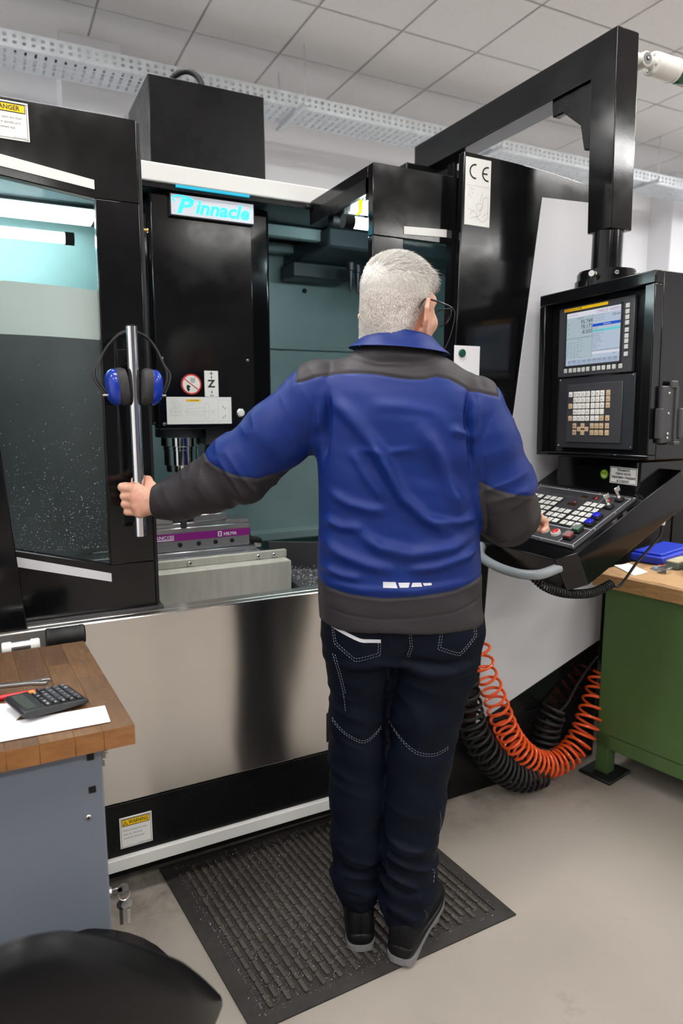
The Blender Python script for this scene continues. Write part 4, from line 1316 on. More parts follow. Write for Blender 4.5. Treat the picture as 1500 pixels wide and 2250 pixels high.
# ================================================================== left workbench
M['stave1'] = pbr('oiled_wood_a', (98, 70, 46), 0.42, var=0.25, vscale=10, vstretch=(9, 1.2, 9), bump=.06, bscale=80, bstretch=(6, 1, 6))
M['stave2'] = pbr('oiled_wood_b', (90, 64, 43), 0.42, var=0.3, vscale=10, vstretch=(8, 1.0, 8), bump=.06, bscale=80, bstretch=(6, 1, 6))
M['stave3'] = pbr('oiled_wood_c', (106, 76, 48), 0.42, var=0.25, vscale=12, vstretch=(9, 1.4, 9), bump=.06, bscale=80, bstretch=(6, 1, 6))
M['edgewood'] = pbr('lacquered_wood_edge', (146, 100, 60), .35, var=.2, vscale=9, vstretch=(2, 2, 9))
M['bluegrey'] = pbr('blue_grey_paint', (110, 116, 127), 0.45, bump=.1, bscale=260)
lbn = thing('workbench', (-.2, 1.4, 0), 'workbench with a worn oiled wooden top and a blue-grey steel cabinet', 'workbench')
BZ0, BZ1, BY0, BY1 = .814, .850, 1.160, 1.654
def shx(x, y):
    return x - .027 * (y - BY0) / (BY1 - BY0)
top = obj('bench_top_core', B('stave2').prism([(shx(-.598, BY0 + .003), BY0 + .003, BZ0 + .002), (shx(.183, BY0 + .003), BY0 + .003, BZ0 + .002), (shx(.183, BY1), BY1 - .003, BZ0 + .002), (shx(-.598, BY1), BY1 - .003, BZ0 + .002)], (0, 0, .030)), lbn)
x = .187
ws = [.052, .046, .055, .050, .044, .058, .050, .047, .055, .05, .046, .052, .05, .055, .06]
for k, w in enumerate(ws):
    x0 = x - w
    if x0 < -.60: break
    yb = [BY0, BY0 + (.26, .36, .18, .31, .40)[k % 5], BY1]
    for j in range(2):
        y0, y1 = yb[j] + (.0003 if j else 0), yb[j + 1] - (.0003 if not j else 0)
        bb = B(('stave1', 'stave2', 'stave3')[(k * 2 + j * 2 + k // 2) % 3])
        bb.prism([(shx(x0 + .0003, y0), y0, BZ0), (shx(x - .0003, y0), y0, BZ0), (shx(x - .0003, y1), y1, BZ0), (shx(x0 + .0003, y1), y1, BZ0)], (0, 0, BZ1 - BZ0 - .0003 * (k % 2)))
        so_ = obj('stave', bb, lbn, bevel=.0004, seg=1)
        so_.data.materials.append(M['edgewood'])
        for pg in so_.data.polygons:
            pg.material_index = 0 if pg.normal.z > .5 else 1
    x = x0
cbx = B('bluegrey').span(-.55, .132, 1.178, 1.62, .05, BZ0 - .001)
obj('cabinet_body', cbx, lbn, bevel=.003)
obj('cabinet_plinth', B('matte').span(-.53, .11, 1.21, 1.60, 0, .05), lbn)
for p in ((.113, .799), (.113, .738)):
    obj('square_hole', B('matte').span(p[0] - .006, p[0] + .006, 1.1768, 1.1782, p[1] - .006, p[1] + .006), lbn)
screw_at(lbn, (.104, 1.178, .689), -EY, .0055)
obj('latch', B('screw').span(.132, .139, 1.183, 1.195, .788, .804, .001).cyl((.139, 1.189, .797), (.143, 1.189, .797), .004, 10).span(.132, .137, 1.186, 1.198, .772, .786, .001), lbn)
obj('tool_rail', B('darksteel').span(-.55, .17, 1.656, 1.662, .79, .828).span(.0, .012, 1.662, 1.735, .822, .829).span(.040, .052, 1.662, 1.735, .822, .829).span(.092, .106, 1.662, 1.735, .822, .829).span(.140, .154, 1.662, 1.735, .822, .829), lbn, bevel=.001)
obj('side_lock', B('screw').lathe((.132, 1.194, .520), EX, [(0, .010), (.004, .010), (.005, .007)], 16), lbn)
kk = thing('key_bunch', (.146, 1.19, .47), 'small bunch of keys hanging from the lock of the blue-grey cabinet', 'keys')
obj('key_head', B('steel').box((.146, 1.194, .520), (.020, .002, .010), .0008).lathe((.157, 1.195, .520), -EY, [(0, .010), (.002, .010)], 16), kk)
obj('ring', B('screw').tube([(.158 + .010 * math.sin(a), 1.194 + .003 * math.cos(a), .508 + .010 * math.cos(a)) for a in np.linspace(0, 2 * PI, 20)], .0009, 6), kk)
for k, (dx, m_) in enumerate(((.004, 'steel'), (-.004, 'darksteel'))):
    obj('key', B(m_).lathe((.158 + dx, 1.1935 + .003 * k, .488), -EY, [(0, .010), (.0018, .010)], 16).box((.158 + dx * 1.6, 1.1926 + .003 * k, .464), (.006, .0018, .034), .0005), kk)
# hammers hanging heads-up in the rail
hm = thing('nylon_hammer', (.026, 1.70, .829), 'soft-face hammer with white nylon ends behind the wooden bench top', 'hammer')
obj('hammer_head', B('steel').cyl((.006, 1.70, .8435), (.047, 1.70, .8435), .0135, 24), hm)
obj('nylon_face', B('ivory').lathe((.006, 1.70, .8435), -EX, [(0, .0143), (.017, .0143), (.020, .012)], 24), hm)
obj('nylon_face', B('ivory').lathe((.047, 1.70, .8435), EX, [(0, .0143), (.017, .0143), (.020, .012)], 24), hm)
obj('handle', B('stave3').cyl((.026, 1.70, .832), (.026, 1.70, .60), .0095, 14), hm)
ml = thing('rubber_mallet', (.124, 1.70, .829), 'black rubber mallet head at the back corner of the wooden bench', 'mallet')
obj('mallet_head', B('rubber').lathe((.080, 1.70, .8535), EX, [(0, .020), (.003, .0235), (.012, .0235), (.013, .0228), (.074, .0228), (.075, .0235), (.085, .0235), (.088, .020)], 32), ml)
obj('handle', B('stave3').cyl((.124, 1.70, .84), (.124, 1.70, .58), .011, 14), ml)

# things on the left bench
def sheet(name, pts, z, label, cat, mat='paper', curl=0.0, th=.0003, n=8, lines=()):
    """thin sheet from four corners, gently curled"""
    p = [np.array(q, float) for q in pts]
    vs, fs = [], []
    for side in (0, 1):
        for i in range(n + 1):
            for j in range(n + 1):
                s, t = i / n, j / n
                xy = (p[0] * (1 - s) + p[1] * s) * (1 - t) + (p[3] * (1 - s) + p[2] * s) * t
                vs.append((xy[0], xy[1], z + side * th + curl * (max(0, s - .5) * 2) ** 2))
    N = n + 1
    for i in range(n):
        for j in range(n):
            a, b_, c, d = i * N + j, (i + 1) * N + j, (i + 1) * N + j + 1, i * N + j + 1
            fs.append((d, c, b_, a)); k = N * N
            fs.append((a + k, b_ + k, c + k, d + k))
    for i in range(n):
        for a, b_ in ((i * N, (i + 1) * N), ((i + 1) * N + n, i * N + n), (i + 1, i), (n * N + i, n * N + i + 1)):
            k = N * N
            fs.append((a, b_, b_ + k, a + k))
    bb = B(mat).add(vs, fs)
    return obj(name, bb, None, smooth=0, label=label, cat=cat)
p1 = sheet('paper_sheet', [(.150, 1.186), (-.165, 1.198), (-.162, 1.272), (.151, 1.258)], .8520, 'folded white paper strip under the calculator at the bench front', 'paper')
p2 = sheet('paper_sheet', [(-.02, 1.222), (-.24, 1.30), (-.18, 1.42), (.035, 1.335)], .8506, 'white paper sheet lying under the folded strip and the calculator', 'paper')
pl_ = B('inklight')
for (x0, y0, x1, y1) in ((.02, 1.20, .09, 1.1985), (-.03, 1.2235, .07, 1.216), (-.05, 1.243, .0, 1.238), (.10, 1.205, .125, 1.205), (.105, 1.212, .12, 1.214)):
    d = unit(V3(x1 - x0, y1 - y0, 0)); n_ = V3(-d[1], d[0], 0) * .0005
    a, c = V3(x0, y0, .8524), V3(x1, y1, .8524)
    pl_.add([a - n_, c - n_, c + n_, a + n_], [(0, 1, 2, 3)])
po_ = obj('pencil_lines', pl_, p1, smooth=0)
# calculator
M['calcbody'] = pbr('calculator_body', (38, 39, 42), 0.32); M['calckey'] = pbr('calculator_key', (58, 60, 66), 0.35); M['calckey2'] = pbr('calculator_key_dark', (22, 22, 24), 0.3)
M['orangekey'] = pbr('orange_key', (240, 130, 40), 0.4); M['lcd'] = pbr('lcd_glass', (66, 72, 68), 0.15)
ca_ = thing('pocket_calculator', (.057, 1.310, .853), 'black pocket calculator with one orange key on the papers', 'calculator')
lng = unit(V3(.95, .30, 0)); sht = unit(V3(.30, -.95, 0))
c0 = V3(.058, 1.302, .8526)
til = math.radians(5)
cl_ = unit(lng * math.cos(til) - EZ * math.sin(til)); cn = np.cross(sht, cl_)
if cn[2] < 0: cn = -cn
def cpnt(a, s, h=0):
    return c0 + EZ * .0112 + cl_ * a + sht * s + cn * h
def cpoly(b, a0, a1, s0, s1, h0, h1):
    lo = [cpnt(a0, s0, h0), cpnt(a1, s0, h0), cpnt(a1, s1, h0), cpnt(a0, s1, h0)]
    b.prism(lo, cn * (h1 - h0))
bb = B('calcbody')
prof_ = [(-.062, .0), (-.057, .006), (-.022, .0075), (.050, .0065), (.057, .003), (.056, -.003), (.02, -.006), (-.045, -.008), (-.060, -.004)]
bb.prism([cpnt(a, -.0465, h) for a, h in prof_], sht * .093)
obj('calculator_body', bb, ca_, bevel=.002)
ob_ = B('lcd'); cpoly(ob_, -.053, -.033, -.038, .038, .0066, .0076)
obj('display', ob_, ca_)
for r in range(5):
    for c in range(6):
        a = -.015 + r * .0142; s = -.037 + c * .0148
        if r == 0 and c == 0: mm = 'orangekey'
        elif r == 0 or c >= 5 or (r < 2 and c < 2): mm = 'calckey2'
        else: mm = 'calckey'
        kb = B(mm).box(cpnt(a, s, .0082), (.0112, .0118, .0028), .001, ax=(cl_, sht, cn))
        lg = [['C', 'M', '%', '√', 'MC', 'MR'], ['7', '8', '9', '×', '÷', 'M'], ['4', '5', '6', '-', '-', 'M'], ['1', '2', '3', '+', '+', 'G'], ['0', '00', '.', '=', '+', 'T']][r][c]
        kb.use('inkwhite').text(lg, .007, cpnt(a + .0024, s, .0097), -np.cross(cn, -cl_), -cl_, 'c', .0002)
        obj('key', kb, ca_, smooth=30)
# red pen
pn = thing('ballpoint_pen', (-.02, 1.366, .850), 'red ballpoint pen lying beside the calculator', 'pen')
M['redpen'] = pbr('red_pen', (190, 26, 34), 0.25, metal=.3)
d_ = unit(V3(.087, .004, 0)); p0 = V3(.0705, 1.378, .8553)
obj('barrel', B('redpen').lathe(p0 - d_ * .012, -d_, [(0, .0028), (.02, .0044), (.05, .0052), (.12, .0052), (.13, .0045)], 20), pn)
obj('tip', B('screw').lathe(p0 - d_ * .012, d_, [(0, .0028), (.008, .0013), (.012, .0006)], 14), pn)
obj('clip', B('screw').box(p0 - d_ * .118 + EZ * .006, (.035, .003, .001), .0004, ax=(d_, np.cross(EZ, d_), EZ)), pn)
# open-end wrench
wr = B('steel')
d_ = unit(V3(.093, -.018, 0)); n_ = np.cross(EZ, d_); w0 = V3(.052, 1.428, .8505)
jaw = [(-.13, -.0042), (-.02, -.0050), (-.006, -.0085), (.004, -.0120), (.013, -.0110), (.016, -.0055), (.003, -.0050), (.001, 0), (.003, .0050), (.018, .0055), (.016, .0105), (.005, .0125), (-.006, .0100), (-.02, .0052), (-.13, .0042)]
wr.prism([w0 + d_ * a + n_ * s for a, s in jaw], (0, 0, .0055))
obj('open_end_wrench', wr, None, bevel=.001, label='chrome open-end wrench lying on the wooden bench top', cat='wrench')
tag(obj('bench_crumbs', swarf(160, lambda i: (rng.uniform(-.02, .17), rng.uniform(1.2, 1.64), .8508), .0012, 'chip'), None, smooth=0), 'tiny metal crumbs strewn on the wooden bench top', 'metal chips', kind='stuff')

# ================================================================== right workbench (green)
M['green'] = pbr('green_hammer_paint', (70, 96, 52), 0.42, var=.06, vscale=6, bump=.05, bscale=200)
M['plywood'] = pbr('worn_timber', (166, 128, 82), 0.55, var=.25, vscale=7, vstretch=(3, 3, 22), bump=.05, bscale=90)
rbn = thing('workbench', (2.3, 1.4, 0), 'green steel workbench with a thick worn timber top', 'workbench')
e1, e2 = unit(V3(.195, -.981, 0)), unit(V3(.981, .195, 0))
RF = V3(1.952, 1.778, 0)
def rbp(a, d, z):
    return RF + e1 * a + e2 * d + EZ * z
def rbox(b, a0, a1, d0, d1, z0, z1, bev=0):
    return b.box(rbp((a0 + a1) / 2, (d0 + d1) / 2, (z0 + z1) / 2), (a1 - a0, d1 - d0, z1 - z0), bev, ax=(e1, e2, EZ))
obj('bench_top', rbox(B('plywood'), 0, 1.75, 0, .78, .738, .788), rbn, bevel=.003)
obj('cabinet_panel', rbox(B('green'), .045, 1.70, .020, .74, .17, .738), rbn, bevel=.003)
obj('bottom_rail', rbox(B('green'), .045, 1.70, .022, .06, .115, .168), rbn, bevel=.002)
for a, d in ((.045, .022), (.045, .69), (1.65, .022), (1.65, .69)):
    obj('leg', rbox(B('green'), a, a + .05, d, d + .05, .012, .17), rbn, bevel=.002)
obj('rubber_pad', B('rubber').box(rbp(.07, .05, .006), (.13, .15, .012), .002, ax=(e1, e2, EZ)), rbn)
obj('kraft_paper', B(pbr('kraft_paper', (188, 150, 104), .75, var=.06, vscale=8)).prism([rbp(a, d, .7885) for a, d in ((.09, .10), (.12, .035), (.18, .022), (.24, .03), (.31, .018), (.40, .026), (.50, .020), (.62, .03), (.62, .40), (.09, .40))], (0, 0, .0006)), None, smooth=0,
    label='torn brown kraft paper covering the green bench top', cat='paper')
sheet('paper_sheet', [(2.035, 1.662), (2.115, 1.668), (2.165, 1.80), (2.10, 1.81)], .7905, 'blank white paper sheet near the edge of the green workbench', 'paper', curl=.004)
M['bluebox'] = pbr('blue_plastic', (40, 66, 200), 0.3)
bxo = thing('blue_binder', (2.36, 1.80, .789), 'flat blue plastic case under the console on the green bench', 'case')
obj('case_body', B('bluebox').box((2.375, 1.815, .806), (.28, .13, .030), .004, ax=(unit(V3(.97, .25, 0)), unit(V3(-.25, .97, 0)), EZ)), bxo)
obj('case_lid', B('bluebox').box((2.39, 1.825, .8255), (.27, .11, .009), .003, ax=(unit(V3(.97, .25, 0)), unit(V3(-.25, .97, 0)), EZ)), bxo)
obj('orange_file', B(pbr('orange_plastic', (232, 116, 50), .4)).box((2.235, 1.715, .7915), (.12, .018, .005), .001, ax=(unit(V3(.97, .25, 0)), unit(V3(-.25, .97, 0)), EZ)), None, label='thin orange strip beside the blue case', cat='strip')
M['stone'] = pbr('oil_stone', (196, 186, 150), .7, var=.2, vscale=20); M['stone2'] = pbr('oil_stone_side', (120, 132, 128), .7, var=.25, vscale=25)
ston = B('stone2').box((2.305, 1.682, .8015), (.125, .050, .023), .003, ax=(e2, e1, EZ)); ston.use('stone').box((2.305, 1.682, .8165), (.125, .050, .007), .003, ax=(e2, e1, EZ))
obj('sharpening_stone', ston, None, label='cream and grey sharpening stone between the blue case and the dark box', cat='stone')
db = thing('instrument_box', (2.34, 1.60, .789), 'dark navy plastic instrument box with a white label on the green bench', 'box')
obj('box_body', B(pbr('navy_plastic', (34, 38, 56), .4)).box((2.335, 1.602, .8135), (.16, .085, .048), .005, ax=(e2, e1, EZ)), db)
obj('box_label', B('paper').box((2.365, 1.606, .8382), (.06, .03, .0008), 0, ax=(e2, e1, EZ)), db)
M['clearbox'] = pbr('clear_plastic', (235, 240, 242), .08, trans=.92, ior=1.3)
cbx = thing('clear_box', (2.175, 1.645, .789), 'small clear plastic box in front of the dark instrument box', 'box')
obj('box_shell', B('clearbox').box((2.175, 1.645, .7985), (.045, .034, .018), .002, ax=(e2, e1, EZ)), cbx)
obj('box_rim', B('clearbox').box((2.175, 1.645, .8090), (.048, .037, .003), .001, ax=(e2, e1, EZ)), cbx)
obj('cloth_rag', B(pbr('blue_rag', (120, 150, 176), .9, var=.3, vscale=60)).lathe((2.20, 1.688, .7892), EZ, [(0, .030), (.006, .026), (.010, .015), (.013, .004)], 11), None, label='crumpled pale blue rag beside the sharpening stone', cat='rag')
gb_ = thing('steel_vee_block', (2.215, 1.575, .789), 'small machined steel block with slots at the right edge of the bench', 'steel block')
obj('block_body', B('steel').box((2.215, 1.575, .8005), (.028, .03, .023), .001, ax=(e2, e1, EZ)).box((2.225, 1.572, .8215), (.016, .03, .019), .001, ax=(e2, e1, EZ)), gb_)
obj('block_slot', B('matte').box((2.2008, 1.5722, .7985), (.0006, .006, .017), 0, ax=(e2, e1, EZ)), gb_)
obj('steel_pin', B('steel').lathe(V3(2.165, 1.557, .7940), unit(V3(.95, .10, 0)), [(0, .003), (.002, .0045), (.07, .0045), (.072, .003)], 16), None, label='round steel pin lying in front of the steel block', cat='pin')
tr = thing('paper_tray', (2.66, 1.80, .789), 'pale grey letter tray at the back of the green bench', 'tray')
obj('tray_body', B('silver').box((2.65, 1.765, .797), (.14, .16, .014), .002, ax=(e2, e1, EZ)).box((2.65, 1.84, .822), (.14, .010, .036), .002, ax=(e2, e1, EZ)), tr)
sheet('paper_sheet', [(2.57, 1.70), (2.71, 1.71), (2.72, 1.83), (2.58, 1.82)], .8055, 'white printed sheet in the grey letter tray behind the dark box', 'paper', curl=.03)

# dark cabinet behind the bench, beside the machine
ec = thing('electrical_cabinet', (2.75, 2.35, 0), 'dark grey steel cabinet standing behind the green workbench', 'cabinet')
obj('cabinet_body', B('gloss2').span(2.16, 3.3, 2.05, 2.7, 0, 1.16), ec, bevel=.004)
obj('cabinet_door', B('gloss2').span(2.72, 3.28, 2.035, 2.05, .05, 1.12), ec, bevel=.003)
obj('cabinet_door', B('gloss2').span(2.18, 2.71, 2.035, 2.05, .05, 1.12), ec, bevel=.003)

# ================================================================== coiled hoses between machine and bench
M['orangehose'] = pbr('orange_hose', (240, 92, 38), .3, coat=.2)
oc = catmull([(1.425, 1.765, .60), (1.432, 1.755, .555), (1.445, 1.752, .50), (1.472, 1.75, .435), (1.505, 1.75, .355), (1.55, 1.75, .258), (1.62, 1.75, .165), (1.715, 1.75, .096), (1.82, 1.75, .088), (1.905, 1.755, .135), (1.962, 1.765, .215), (2.02, 1.785, .295), (2.06, 1.80, .37)], 80)
hp_ = coil(oc, [.030, .036, .041, .044, .046, .046, .045, .042], 32, .005, 18, ease=lambda t: np.interp(t, np.linspace(0, 1, 9), [0, .175, .32, .43, .53, .62, .72, .85, 1.0]))
obj('orange_hose', B('orangehose').tube(hp_, .0052, 8), None, label='orange spiral air hose drooping beside the machine', cat='hose')
bc = catmull([(1.385, 1.790, .62), (1.386, 1.785, .52), (1.392, 1.78, .42), (1.412, 1.775, .31), (1.462, 1.765, .205), (1.545, 1.755, .115), (1.63, 1.75, .068), (1.72, 1.75, .064)], 60)
hp2 = coil(bc, [.034, .040, .046, .050, .052, .050], 25, .0065, 18, ease=lambda t: np.interp(t, [0, .2, .5, 1], [0, .30, .62, 1]))
bh = thing('black_hose', (1.6, 1.76, 0), 'black spiral hose hanging to the floor left of the orange hose', 'hose')
obj('coil', B('rubber').tube(hp2, .0058, 8), bh)
bc2 = catmull([(1.765, 1.80, .10), (1.785, 1.805, .16), (1.80, 1.805, .22), (1.825, 1.80, .27)], 20)
obj('coil', B('rubber').tube(coil(bc2, .045, 7, .0065, 18), .0062, 8), bh)
obj('lead', B('rubber').tube(catmull([(1.82, 1.79, .25), (1.87, 1.79, .28), (1.92, 1.80, .33), (1.99, 1.81, .39), (2.05, 1.815, .43)], 20), .005, 8), bh)

# ================================================================== ear muffs hung on the door handle
M['muffblue'] = pbr('ear_cup_blue', (18, 50, 158), .22, coat=.3); M['muffgrey'] = pbr('ear_cushion', (50, 49, 50), .6)
em = thing('ear_muffs', (.322, 1.805, 1.395), 'blue and black ear muffs clamped on the chrome door handle', 'ear muffs')
def ellip(b, x0, prof, cy, cz, ry, rz, n=28, tilt=0.0):
    vs, fs = [], []
    for (dx, k) in prof:
        for i in range(n):
            a = 2 * PI * i / n
            sx_ = math.copysign(abs(math.cos(a)) ** .8, math.cos(a)); sz_ = math.copysign(abs(math.sin(a)) ** .8, math.sin(a))
            z = sz_ * rz * k
            vs.append((x0 + dx + tilt * z, cy + sx_ * ry * k, cz + z))
    for r in range(len(prof) - 1):
        for i in range(n):
            fs.append((r * n + i, r * n + (i + 1) % n, (r + 1) * n + (i + 1) % n, (r + 1) * n + i))
    fs += [tuple(range(n - 1, -1, -1)), tuple(range((len(prof) - 1) * n, len(prof) * n))]
    b.add(vs, fs)
for sgn, xc in ((-1, .314), (1, .346)):
    cz = 1.446
    b = B('muffgrey'); ellip(b, xc, [(0, .70), (sgn * .003, .93), (sgn * .012, 1.0), (sgn * .022, .97), (sgn * .0225, .95), (sgn * .026, .95)], 1.802, cz, .037, .047, tilt=sgn * .08)
    obj('ear_cushion', b, em, smooth=50)
    b = B('muffblue'); ellip(b, xc + sgn * .026, [(0, .97), (sgn * .008, .98), (sgn * .018, .86), (sgn * .025, .62), (sgn * .027, .40)], 1.802, cz - .002, .037, .047, tilt=sgn * .08)
    cup = obj('ear_cup', b, em, smooth=50)
    obj('pivot_pin', B('screw').cyl((xc + sgn * .045, 1.79, cz - .022), (xc + sgn * .060, 1.79, cz - .022), .003, 10).cyl((xc + sgn * .045, 1.815, cz - .022), (xc + sgn * .060, 1.815, cz - .022), .003, 10), em)
for k, (yy, r_) in enumerate(((1.822, 0.0), (1.826, .007))):
    hbp = catmull(np.array([(.262 - r_, 1.792, 1.420), (.240 - r_, 1.800, 1.452), (.234 - r_, 1.81, 1.480), (.250, yy, 1.520), (.272, yy, 1.553), (.300, yy, 1.577 + r_ * .4), (.330, yy, 1.583 + r_ * .4), (.358, yy, 1.574), (.382, yy, 1.548), (.400, 1.81, 1.503), (.407 + r_, 1.805, 1.478), (.400 + r_, 1.798, 1.450), (.382 + r_, 1.792, 1.418)]) + V3(.008, 0, 0), 50)
    obj('head_band', B('rubber').tube(hbp, .0033, 8), em)

# paper note with a magnet on the machine
note = sheet('paper_note', [(1.343, .0), (1.446, .0), (1.446, .1), (1.343, .1)], 0, 'small white note held by a green magnet on the black machine panel', 'paper note')
me = note.data
for v in me.vertices:
    w_ = v.co + note.location
    v.co = (w_.x, FY - .0012 - w_.z, 1.490 + w_.y)
note.location = (0, 0, 0)
WLOC[note.name] = np.zeros(3)
obj('magnet', B(pbr('green_magnet', (18, 78, 62), .35)).lathe((1.373, FY - .0016, 1.566), -EY, [(0, .0125), (.006, .0125), (.0075, .011)], 28), None, label='round dark green magnet holding the white note', cat='magnet')

# ================================================================== chair in the foreground
ch = thing('work_chair', (.02, .92, 0), 'black moulded work chair with rounded backrest in the near left corner', 'chair')
M['chairblack'] = pbr('chair_plastic', (13, 13, 15), .34, spec=.25, bump=.03, bscale=300)
def shell(name, outline, yf, th, parent):
    pass
# backrest: a thick rounded shell, seen from behind
nU, nV = 36, 20
top_x = np.array([-.26, -.225, -.17, -.11, -.06, -.02, .02, .06, .11, .16, .205, .245, .27])
top_z = np.array([.58, .66, .735, .79, .818, .830, .833, .822, .784, .730, .672, .60, .55])
vs, fs = [], []
for side in (0, 1):
    for i in range(nU + 1):
        u = -.262 + .530 * i / nU
        zt = np.interp(u, top_x, top_z)
        zb = .50 + .04 * (abs(u) / .27) ** 2
        for j in range(nV + 1):
            t = j / nV
            z = zb + (zt - zb) * t
            eu = min(1, (1 - abs((u - .004) / .266)) * 5.0); ev = min(1, (1 - t) * 6, t * 6 + .3)
            k = max(0.0, min(eu, 1)) ** .5 * max(0.0, ev) ** .5
            yb = .735 + .12 * (abs(u) / .27) ** 2 * .8 - .05 * (z - .7)
            vs.append((u - .028, yb + (-.030 if side == 0 else .030) * k + .02, z - .004))
N = nV + 1
for i in range(nU):
    for j in range(nV):
        a, b_, c, d = i * N + j, (i + 1) * N + j, (i + 1) * N + j + 1, i * N + j + 1
        fs.append((a, b_, c, d)); k = (nU + 1) * N
        fs.append((d + k, c + k, b_ + k, a + k))
k = (nU + 1) * N
for i in range(nU):
    fs.append((i * N + nV, (i + 1) * N + nV, (i + 1) * N + nV + k, i * N + nV + k)); fs.append(((i + 1) * N, i * N, i * N + k, (i + 1) * N + k))
for j in range(nV):
    fs.append((j + 1, j, j + k, j + 1 + k)); fs.append((nU * N + j, nU * N + j + 1, nU * N + j + 1 + k, nU * N + j + k))
bb = B('chairblack').add(vs, fs)
obj('backrest', bb, ch, smooth=70, subsurf=1)
sv = B('chairblack')
ellp = []
sv.lathe((.01, .99, .42), EZ, [(0, .17), (.01, .205), (.035, .215), (.055, .205), (.062, .17), (.060, .05)], 40)
obj('seat', sv, ch, smooth=60)
obj('back_stem', B('darksteel').tube(catmull([(.01, .93, .425), (.01, .82, .42), (.01, .775, .45), (.01, .775, .56), (.01, .775, .64)], 16), .014, 12), ch)
obj('gas_column', B('darksteel').cyl((.01, .99, .09), (.01, .99, .425), .022, 20), ch)
for k in range(5):
    a = 2 * PI * k / 5 + .3
    d = V3(math.cos(a), math.sin(a), 0)
    obj('base_arm', B('chairblack').box(V3(.01, .99, .075) + d * .13, (.26, .035, .025), .006, ax=(d, np.cross(EZ, d), EZ)), ch)
    p = V3(.01, .99, .032) + d * .25
    obj('caster', B('rubber').lathe(p - np.cross(EZ, d) * .018, np.cross(EZ, d), [(0, .026), (.004, .032), (.032, .032), (.036, .026)], 18), ch)
# ================================================================== the operator
# Everything here is laid out in the operator's own frame: u to his right, v ahead of him, z up.
MC_, MS_ = math.cos(math.radians(YAW)), math.sin(math.radians(YAW))
def to_world(P):
    P = np.asarray(P, float)
    return np.stack([P[..., 0] * MC_ + P[..., 1] * MS_, -P[..., 0] * MS_ + P[..., 1] * MC_, P[..., 2]], -1)

# ---- signed-distance modelling
def grid(lo, hi, h):
    lo, hi = np.array(lo, float), np.array(hi, float)
    n = np.ceil((hi - lo) / h).astype(int) + 1
    ax = [lo[k] + h * np.arange(n[k]) for k in range(3)]
    return np.stack(np.meshgrid(*ax, indexing='ij'), -1).astype(np.float32), lo, h

def smin(a, b, k):
    h = np.clip(0.5 + 0.5 * (b - a) / k, 0, 1)
    return b + (a - b) * h - k * h * (1 - h)

def cap(P, a, b, ra, rb):
    a, b = np.asarray(a, np.float32), np.asarray(b, np.float32)
    ab = b - a
    t = np.clip(((P - a) @ ab) / float(ab @ ab + 1e-12), 0, 1)
    d = P - a - t[..., None] * ab
    return np.sqrt((d * d).sum(-1)) - (ra + (rb - ra) * t)

def chain(P, pts, rad, k):
    d = None
    for i in range(len(pts) - 1):
        c = cap(P, pts[i], pts[i + 1], rad[i], rad[i + 1])
        d = c if d is None else smin(d, c, k)
    return d

def ell(P, c, r, R=None):
    q = P - np.asarray(c, np.float32)
    if R is not None:
        q = q @ np.asarray(R, np.float32)
    r = np.asarray(r, np.float32)
    k0 = np.sqrt(((q / r) ** 2).sum(-1)); k1 = np.sqrt(((q / (r * r)) ** 2).sum(-1)) + 1e-9
    return k0 * (k0 - 1) / k1

def rings(P, tab, p=2.3):
    """stack of rounded sections: rows (z, cu, ru, cv, rback, rfront)"""
    t = np.array(tab, float)
    t = t[np.argsort(t[:, 0])]
    z = P[..., 2]
    cu, ru, cv, rb, rf = [np.interp(z, t[:, 0], t[:, k]).astype(np.float32) for k in range(1, 6)]
    du = np.abs(P[..., 0] - cu) / ru
    dv = P[..., 1] - cv
    rv = np.where(dv < 0, rb, rf)
    m = (du ** p + (np.abs(dv) / rv) ** p) ** (1 / p)
    d = (m - 1) * np.minimum(ru, rv)
    return np.maximum(d, np.maximum(z - t[-1, 0], t[0, 0] - z))

